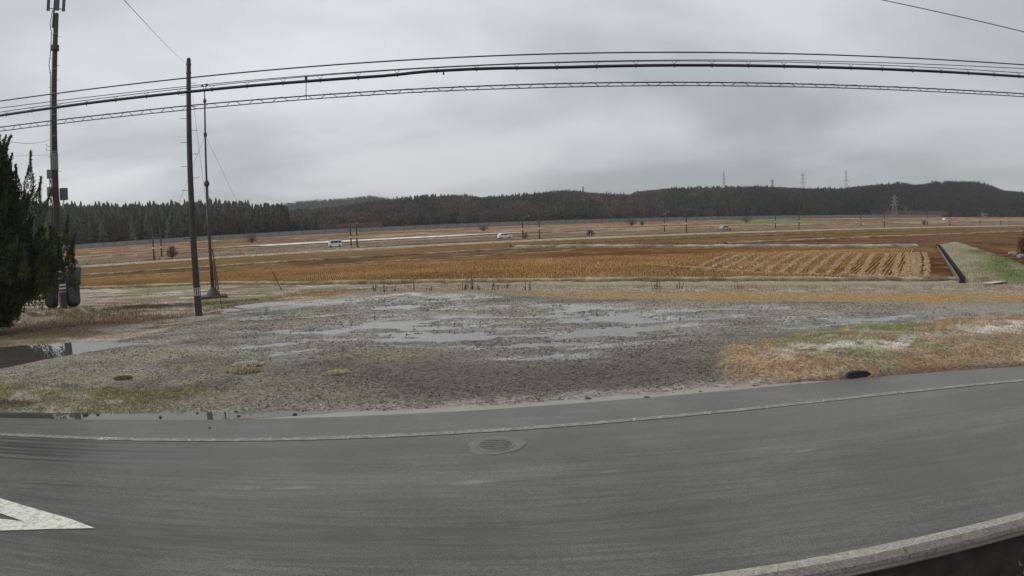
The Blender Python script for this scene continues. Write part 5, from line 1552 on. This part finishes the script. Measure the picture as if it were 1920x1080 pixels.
# turf lumps on the gravel
def turf(x, y, r_, label, colr, dark):
    z = float(ground_z(np.array([x]), np.array([y]))[0])
    t = empty('turf_clump', (x, y, z)); tag(t, label, 'turf')
    o = rock_mesh(int(abs(x * 100)), .35).build('sod', dark, t); o.scale = (r_, r_ * .7, r_ * .55)
    n = 700
    a = rng.uniform(0, 6.28, n); q = np.sqrt(rng.random(n)) * r_ * 1.05
    bx, by = np.cos(a) * q, np.sin(a) * q * .7
    bz = r_ * .19 * np.sqrt(np.clip(1 - (q / (r_ * 1.1)) ** 2, 0, 1))
    V = np.empty((n, 3, 3)); w = .008
    V[:, 0] = np.stack([bx - w, by, bz], 1); V[:, 1] = np.stack([bx + w, by, bz], 1)
    V[:, 2] = np.stack([bx + rng.normal(0, .05, n), by + rng.normal(0, .05, n), bz + rng.uniform(.01, .06, n)], 1)
    tag(mesh_np('grass', V.reshape(-1, 3), np.arange(3 * n).reshape(-1, 3), M['blade'], t, colors=np.repeat(np.array(colr) * rng.uniform(.6, 1.4, (n, 1)), 3, 0)), kind='stuff')
turf(-10.05, 14.6, .26, 'dark upturned sod on the gravel at the left', (0.16, 0.12, 0.08), M['stone'])
turf(-7.19, 16.27, .42, 'frosted turf mat on the gravel, the farther of two', (0.46, 0.43, 0.37), M['stone'])
turf(-6.94, 15.32, .46, 'yellowish turf mat on the gravel, the nearer of two', (0.34, 0.29, 0.15), M['stone'])
turf(-4.31, 15.08, .26, 'small pale turf mat on the dark gravel', (0.40, 0.38, 0.26), M['stone'])

# drain mouth under the right verge
dr = empty('drain_mouth', (7.5, 12.50, -.02), .05); tag(dr, 'dark drain mouth in the grass edge of the right verge', 'drain')
blk = MB().add([(x, y, z) for y in (.13, .42) for x, z in ((-.34, -.08), (.34, -.08), (.33, .04), (.24, .095), (.05, .115), (-.18, .105), (-.31, .055))],
               [(6, 5, 4, 3, 2, 1, 0), (7, 8, 9, 10, 11, 12, 13)] + [(i, (i + 1) % 7, 7 + (i + 1) % 7, 7 + i) for i in range(7)]).build('surround', M['concrete_dark'], dr)
MB().add([(x, y, z) for y in (.122, .20) for x, z in ((-.25, -.05), (.25, -.05), (.25, .02), (.12, .062), (-.10, .062), (-.25, .02))],
         [(5, 4, 3, 2, 1, 0), (6, 7, 8, 9, 10, 11)] + [(i, (i + 1) % 6, 6 + (i + 1) % 6, 6 + i) for i in range(6)]).build('opening_shade', M['band_black'], dr)  # solid black plate, painting in the shade of the hollow

# dead stalks and stakes on the bank behind the gravel
st = [(-7.96, 37.01, .75), (-7.30, 36.27, .85), (-6.68, 36.63, .6), (-5.62, 36.59, 1.05), (-4.6, 36.2, .6), (-2.78, 35.74, .75), (-2.60, 36.23, 1.0), (-2.25, 35.85, 1.5), (-1.9, 35.6, .5), (-.98, 35.46, .9), (.72, 34.94, .8), (1.0, 34.9, 1.0), (7.75, 33.78, .75), (9.10, 34.17, .8), (11.9, 32.6, .6), (-.2, 36.6, .5)]
for k, (x, y, h) in enumerate(st):
    z = float(ground_z(np.array([x]), np.array([y]))[0]); h *= .68
    mb = MB()
    for j in range(1 if h > .64 and h < .8 else 6):
        dx, dy = (0, 0) if j == 0 else (random.uniform(-.22, .22), random.uniform(-.1, .1))
        hh = h * (1 if j == 0 else random.uniform(.3, .7)); le = random.uniform(-.12, .12) * (1 if j else .4)
        r0 = .028 if j == 0 and h > .5 else .017
        mb.tube([(dx, dy, -.1), (dx + le * .4, dy, hh * .5), (dx + le, dy, hh)], [r0, r0 * .8, r0 * .35], 5)
        if j or h > 1.2:
            mb.tube([(dx + le, dy, hh * .93), (dx + le + .05, dy + .03, hh * 1.02)], [r0 * 1.6, r0 * .6], 5)
    o = mb.build('dead_stalk', M['weed']); o.location = (x, y, z)
    tag(o, '%s dark dead weed from the left on the bank behind the gravel' % nth(sorted(q[0] for q in st).index(x)), 'weed', 'dead stalks on the bank')

# marker posts on the bund behind the paddy
for k, (x, y) in enumerate([(8.74, 117.6), (16.68, 111.5), (21.81, 107.9), (27.44, 104.2), (33.29, 100.7), (39.6, 97.3), (47.39, 93.5), (57.31, 90.4), (60.71, 88.9)]):
    if k == 0:
        pp = MB().tube([(0, 0, -.3), (.01, 0, .35), (.0, .0, .72)], [.06, .055, .05], 6).build('marker_post', M['weed'])
        o = pp
    else:
        o = pp.copy(); col.objects.link(o)
    o.location = (x, y, -1.22); o.rotation_euler = (random.uniform(-.08, .08), random.uniform(-.08, .08), 0)
    tag(o, '%s short thin post from the left on the pale bund behind the paddy' % nth(k), 'post', 'marker posts on the bund')

# ------------------------------------------------------------------ canal, grassy bank and stream at the right
CA, CB = np.array((32.9, 40.9)), np.array((63.8, 85.0))
cd_ = (CB - CA) / np.linalg.norm(CB - CA); cn_ = np.array((cd_[1], -cd_[0])); CL = float(np.linalg.norm(CB - CA))
crz = math.atan2(cd_[1], cd_[0])
canal = empty('canal', (CA[0], CA[1], 0), crz); tag(canal, 'straight dark concrete irrigation channel at the right end of the paddy', 'canal')
nseg = 13; sl = CL / nseg
for k in range(nseg):
    x0 = k * sl + .01
    MB().box((x0 + sl / 2, .19, -1.40), (sl - .03, .10, .50)).build('near_wall', M['concrete'], canal)
    MB().box((x0 + sl / 2, -.24, -1.34), (sl - .03, .10, .62)).build('far_wall', M['concrete_dark'], canal)  # inner face coloured dark in place of the shade inside the channel
MB().box((CL / 2, -.03, -1.52), (CL, .34, .06)).build('floor', M['concrete_dark'], canal)
MB().box((CL + .1, 0, -1.34), (.2, .7, .6)).build('end_wall', M['concrete_dark'], canal)
def canal_bank():
    u = np.linspace(-.6, CL + 5, 90); v = np.linspace(0, 1, 30)
    U, Vv = np.meshgrid(u, v)
    wd = np.interp(U, [-1, 4, 20, 40, CL + 5], [7.0, 8.2, 9.5, 7.0, 5.0])
    q = .30 + Vv * wd
    x = CA[0] + cd_[0] * U + cn_[0] * q; y = CA[1] + cd_[1] * U + cn_[1] * q
    z = -1.10 + .26 * np.sin(np.clip(Vv * 1.5, 0, 1) * math.pi / 2) - 1.5 * sstep(.55, 1.0, Vv) + (fbm(x, y, 1.5, 3, 600) - .5) * .3
    z = z - .8 * sstep(1.5, -.6, U)
    x, y, z, vv, uu = x.ravel(), y.ravel(), z.ravel(), Vv.ravel(), U.ravel()
    c = mixc(np.tile((0.31, 0.265, 0.175), (len(x), 1)), (0.19, 0.145, 0.085), sstep(.42, .6, fbm(x, y, 1.2, 3, 601)))
    gr = np.exp(-((vv - .52 + .1 * np.sin(uu * .2)) / .24) ** 2) * sstep(.35, .55, fbm(x, y, 2.5, 3, 602) + .12) * sstep(46, 30, uu)
    c = mixc(c, (0.115, 0.150, 0.045), gr * .95)
    nx, ny = len(u), len(v); i = np.arange(nx * ny).reshape(ny, nx)
    F = np.stack([i[:-1, :-1], i[:-1, 1:], i[1:, 1:], i[1:, :-1]], -1).reshape(-1, 4)
    tag(mesh_np('grassy_bank', np.stack([x, y, z], 1), F, M['ground'], colors=np.concatenate([c, np.zeros((len(x), 1))], 1), smooth=True), kind='structure')
    n = 26000
    uu = rng.uniform(0, CL, n); vv = rng.uniform(0, .85, n)
    wd = np.interp(uu, [-1, 4, 20, 40, CL + 5], [7.0, 8.2, 9.5, 7.0, 5.0]); q = .35 + vv * wd
    x = CA[0] + cd_[0] * uu + cn_[0] * q; y = CA[1] + cd_[1] * uu + cn_[1] * q
    z = -1.10 + .26 * np.sin(np.clip(vv * 1.5, 0, 1) * math.pi / 2) - 1.5 * sstep(.55, 1.0, vv) + (fbm(x, y, 1.5, 3, 600) - .5) * .3
    gr = np.exp(-((vv - .52 + .1 * np.sin(uu * .2)) / .24) ** 2) * sstep(.35, .55, fbm(x, y, 2.5, 3, 602) + .12) * sstep(46, 30, uu)
    c = mixc(np.tile((0.40, 0.34, 0.235), (n, 1)), (0.13, 0.175, 0.05), gr)
    blades('bank_turf', x, y, z, rng.uniform(.04, .14, n), rng.uniform(.03, .06, n), c * rng.uniform(.5, 1.4, (n, 1)), 1.2, 'pale and green turf on the bank right of the canal')
canal_bank()
wp = np.array([(33.4, 38.7), (35.2, 39.3), (37.2, 40.2), (39.0, 41.4), (40.6, 43.0), (42.4, 44.6)])
wpv = []
for k_, (x, y) in enumerate(wp):
    d_ = wp[min(k_ + 1, 5)] - wp[max(k_ - 1, 0)]; d_ = d_ / np.linalg.norm(d_)
    for o_ in (-.38, .38):
        px, py = x - d_[1] * o_, y + d_[0] * o_
        wpv.append((px, py, max(float(ground_z(np.array([px]), np.array([py]))[0]), -1.42) + .10))
tag(MB().add(wpv, [(2 * i, 2 * i + 2, 2 * i + 3, 2 * i + 1) for i in range(5)]).build('concrete_path', M['wall_pale']), kind='structure')
for k in range(12):
    u = 8 + 3.1 * k; q = random.uniform(9.0, 11.6)
    x = CA[0] + cd_[0] * u + cn_[0] * q; y = CA[1] + cd_[1] * u + cn_[1] * q
    if k < 4:
        o = rock_mesh(640 + k, .7).build('stream_rock', M['rock']); protos[k] = o
    else:
        o = protos[k % 4].copy(); col.objects.link(o)
    r_ = random.uniform(.35, .8)
    o.location = (x, y, -1.35); o.scale = (r_ * 1.3, r_, r_ * .8); o.rotation_euler = (0, 0, random.uniform(0, 6))
    tag(o, '%s nearest pale wet rock in the stream bed beyond the green bank' % nth(k), 'rock', 'rocks in the stream bed')

# ------------------------------------------------------------------ bare shrubs
def shrub(loc, h, w, colr, label, seed, dens=260):
    t = empty('bare_shrub', loc); tag(t, label, 'shrub', None)
    rs = np.random.default_rng(seed)
    stem = MB()
    for k in range(7):
        a = rs.uniform(0, 6.28); r_ = rs.uniform(.2, .45) * w
        stem.tube([(0, 0, -.15), (math.cos(a) * r_ * .4, math.sin(a) * r_ * .4, h * .35), (math.cos(a) * r_, math.sin(a) * r_, h * rs.uniform(.7, .95))], [.05 * h / 2, .03 * h / 2, .01], 5)
    stem.build('stem', M['weed'], t)
    # fans of fine twigs rising from many points of the stems
    n = dens * 3
    az_ = rs.uniform(0, 6.28, n); el_ = rs.uniform(.25, 1.45, n); q = rs.random(n) ** .6
    lobes = .65 + .5 * vnoise(az_ * 1.5, el_ * 2, .8, seed % 13)
    rx = q * lobes * w * .62
    c = np.stack([np.cos(az_) * np.cos(el_) * rx, np.sin(az_) * np.cos(el_) * rx, np.sin(el_) * q * lobes * h * .95 + .03 * h], 1)
    d = np.stack([np.cos(az_) * .5, np.sin(az_) * .5, np.full(n, .9)], 1) + rs.normal(0, .3, (n, 3)); d /= np.linalg.norm(d, axis=1)[:, None]
    e = np.cross(d, rs.normal(size=(n, 3))); e /= np.linalg.norm(e, axis=1)[:, None]
    L = rs.uniform(.08, .2, n)[:, None] * h; ww = rs.uniform(.008, .02, n)[:, None] * h
    V = np.stack([c + d * L, c + e * ww, c - e * ww], 1).reshape(-1, 3); F = np.arange(3 * n).reshape(-1, 3)
    tag(mesh_np('twigs', V, F, M['tree'], t, colors=np.array(colr) * rs.uniform(.6, 1.4, (len(V), 1))), kind='stuff')
    return t
shrub(sd(-23.2, 160.8, -1.55), 3.4, 3.0, (0.10, 0.062, 0.050), 'bare bush beside the leftmost pair of far poles', 701)
shrub(sd(-46, 158, -1.5), 1.9, 1.6, (0.16, 0.085, 0.065), 'small reddish bush left of the leftmost far poles', 703)
shrub(sd(-5.7, 232, -.05), 3.0, 4.0, (0.075, 0.06, 0.055), 'dark shrub on the far slope right of the slim mast', 705)
shrub(sd(80, 233, -.05), 2.6, 4.2, (0.07, 0.055, 0.05), 'dark shrub on the far slope above the white hatchback', 707)
shrub(sd(146, 233, 0), 3.2, 5.5, (0.08, 0.055, 0.055), 'purplish shrub on the far slope near the middle of the barrier', 709)
shrub(sd(213, 236, .1), 3.4, 6.0, (0.07, 0.06, 0.055), 'wide dark shrub on the far slope below the ridge mast', 711)
shrub(sd(150, 231, 0), 2.2, 2.4, (0.09, 0.065, 0.055), 'little shrub standing right beside the purplish one', 713)
shrub(sd(67, 161, -1.5), 2.0, 2.6, (0.17, 0.095, 0.075), 'low russet bush at the foot of the third near pole', 715)
shrub(sd(262, 170, -1.35), 2.4, 2.2, (0.06, 0.045, 0.04), 'dark little bush between the far poles at the right', 717)
shrub((54.6, 55.0, -1.5), 4.2, 3.4, (0.085, 0.030, 0.026), 'dense dark red bush at the right edge of the picture', 719, 1500)
shrub(sd(87.4, 161.5, -1.6), 2.1, 2.6, (0.10, 0.062, 0.058), 'purplish thicket behind a white marker right of the white hatchback', 721, 420)
# weeds at the foot of the kerb
for k, (x, y) in enumerate(((5.55, 5.02), (6.3, 4.9))):
    n = 60
    t = empty('kerb_weed', (x, y, -.62)); tag(t, ('withered weed in the ditch below the kerb', 'second withered weed farther along the ditch')[k], 'weed')
    V = []; 
    rs = np.random.default_rng(730 + k)
    for j in range(n):
        a = rs.uniform(0, 6.28); r_ = rs.uniform(.05, .28); z = rs.uniform(.03, .3); w = rs.uniform(.01, .03)
        c = np.array((math.cos(a) * r_, math.sin(a) * r_, z)); d = np.array((math.cos(a), math.sin(a), rs.uniform(-.2, .6))) * rs.uniform(.05, .12)
        s2 = np.array((-math.sin(a), math.cos(a), 0)) * w
        V += [c + d, c + s2, c - s2]
    mesh_np('leaves', np.array(V), np.arange(3 * n).reshape(-1, 3), M['blade'], t, colors=np.repeat(np.array((0.22, 0.16, 0.09)) * rs.uniform(.4, 1.5, (n, 1)), 3, 0))
    MB().tube([(0, 0, -.05), (.02, 0, .15), (.05, .02, .3)], .008, 5).build('stem', M['weed'], t)

# ------------------------------------------------------------------ morning haze
hz_mat = bpy.data.materials.new('haze_air')
hz_mat.use_nodes = True
hn, hl = hz_mat.node_tree.nodes, hz_mat.node_tree.links
hn.clear()
ho = hn.new('ShaderNodeOutputMaterial')
hv = hn.new('ShaderNodeVolumePrincipled')
hv.inputs['Color'].default_value = (0.93, 0.95, 0.97, 1)
hv.inputs['Density'].default_value = 0.00017
hv.inputs['Anisotropy'].default_value = 0.2
hl.new(hv.outputs[0], ho.inputs['Volume'])
tag(MB().box((0, 0, 37.5), (5200, 5200, 84)).build('haze', hz_mat), kind='stuff')
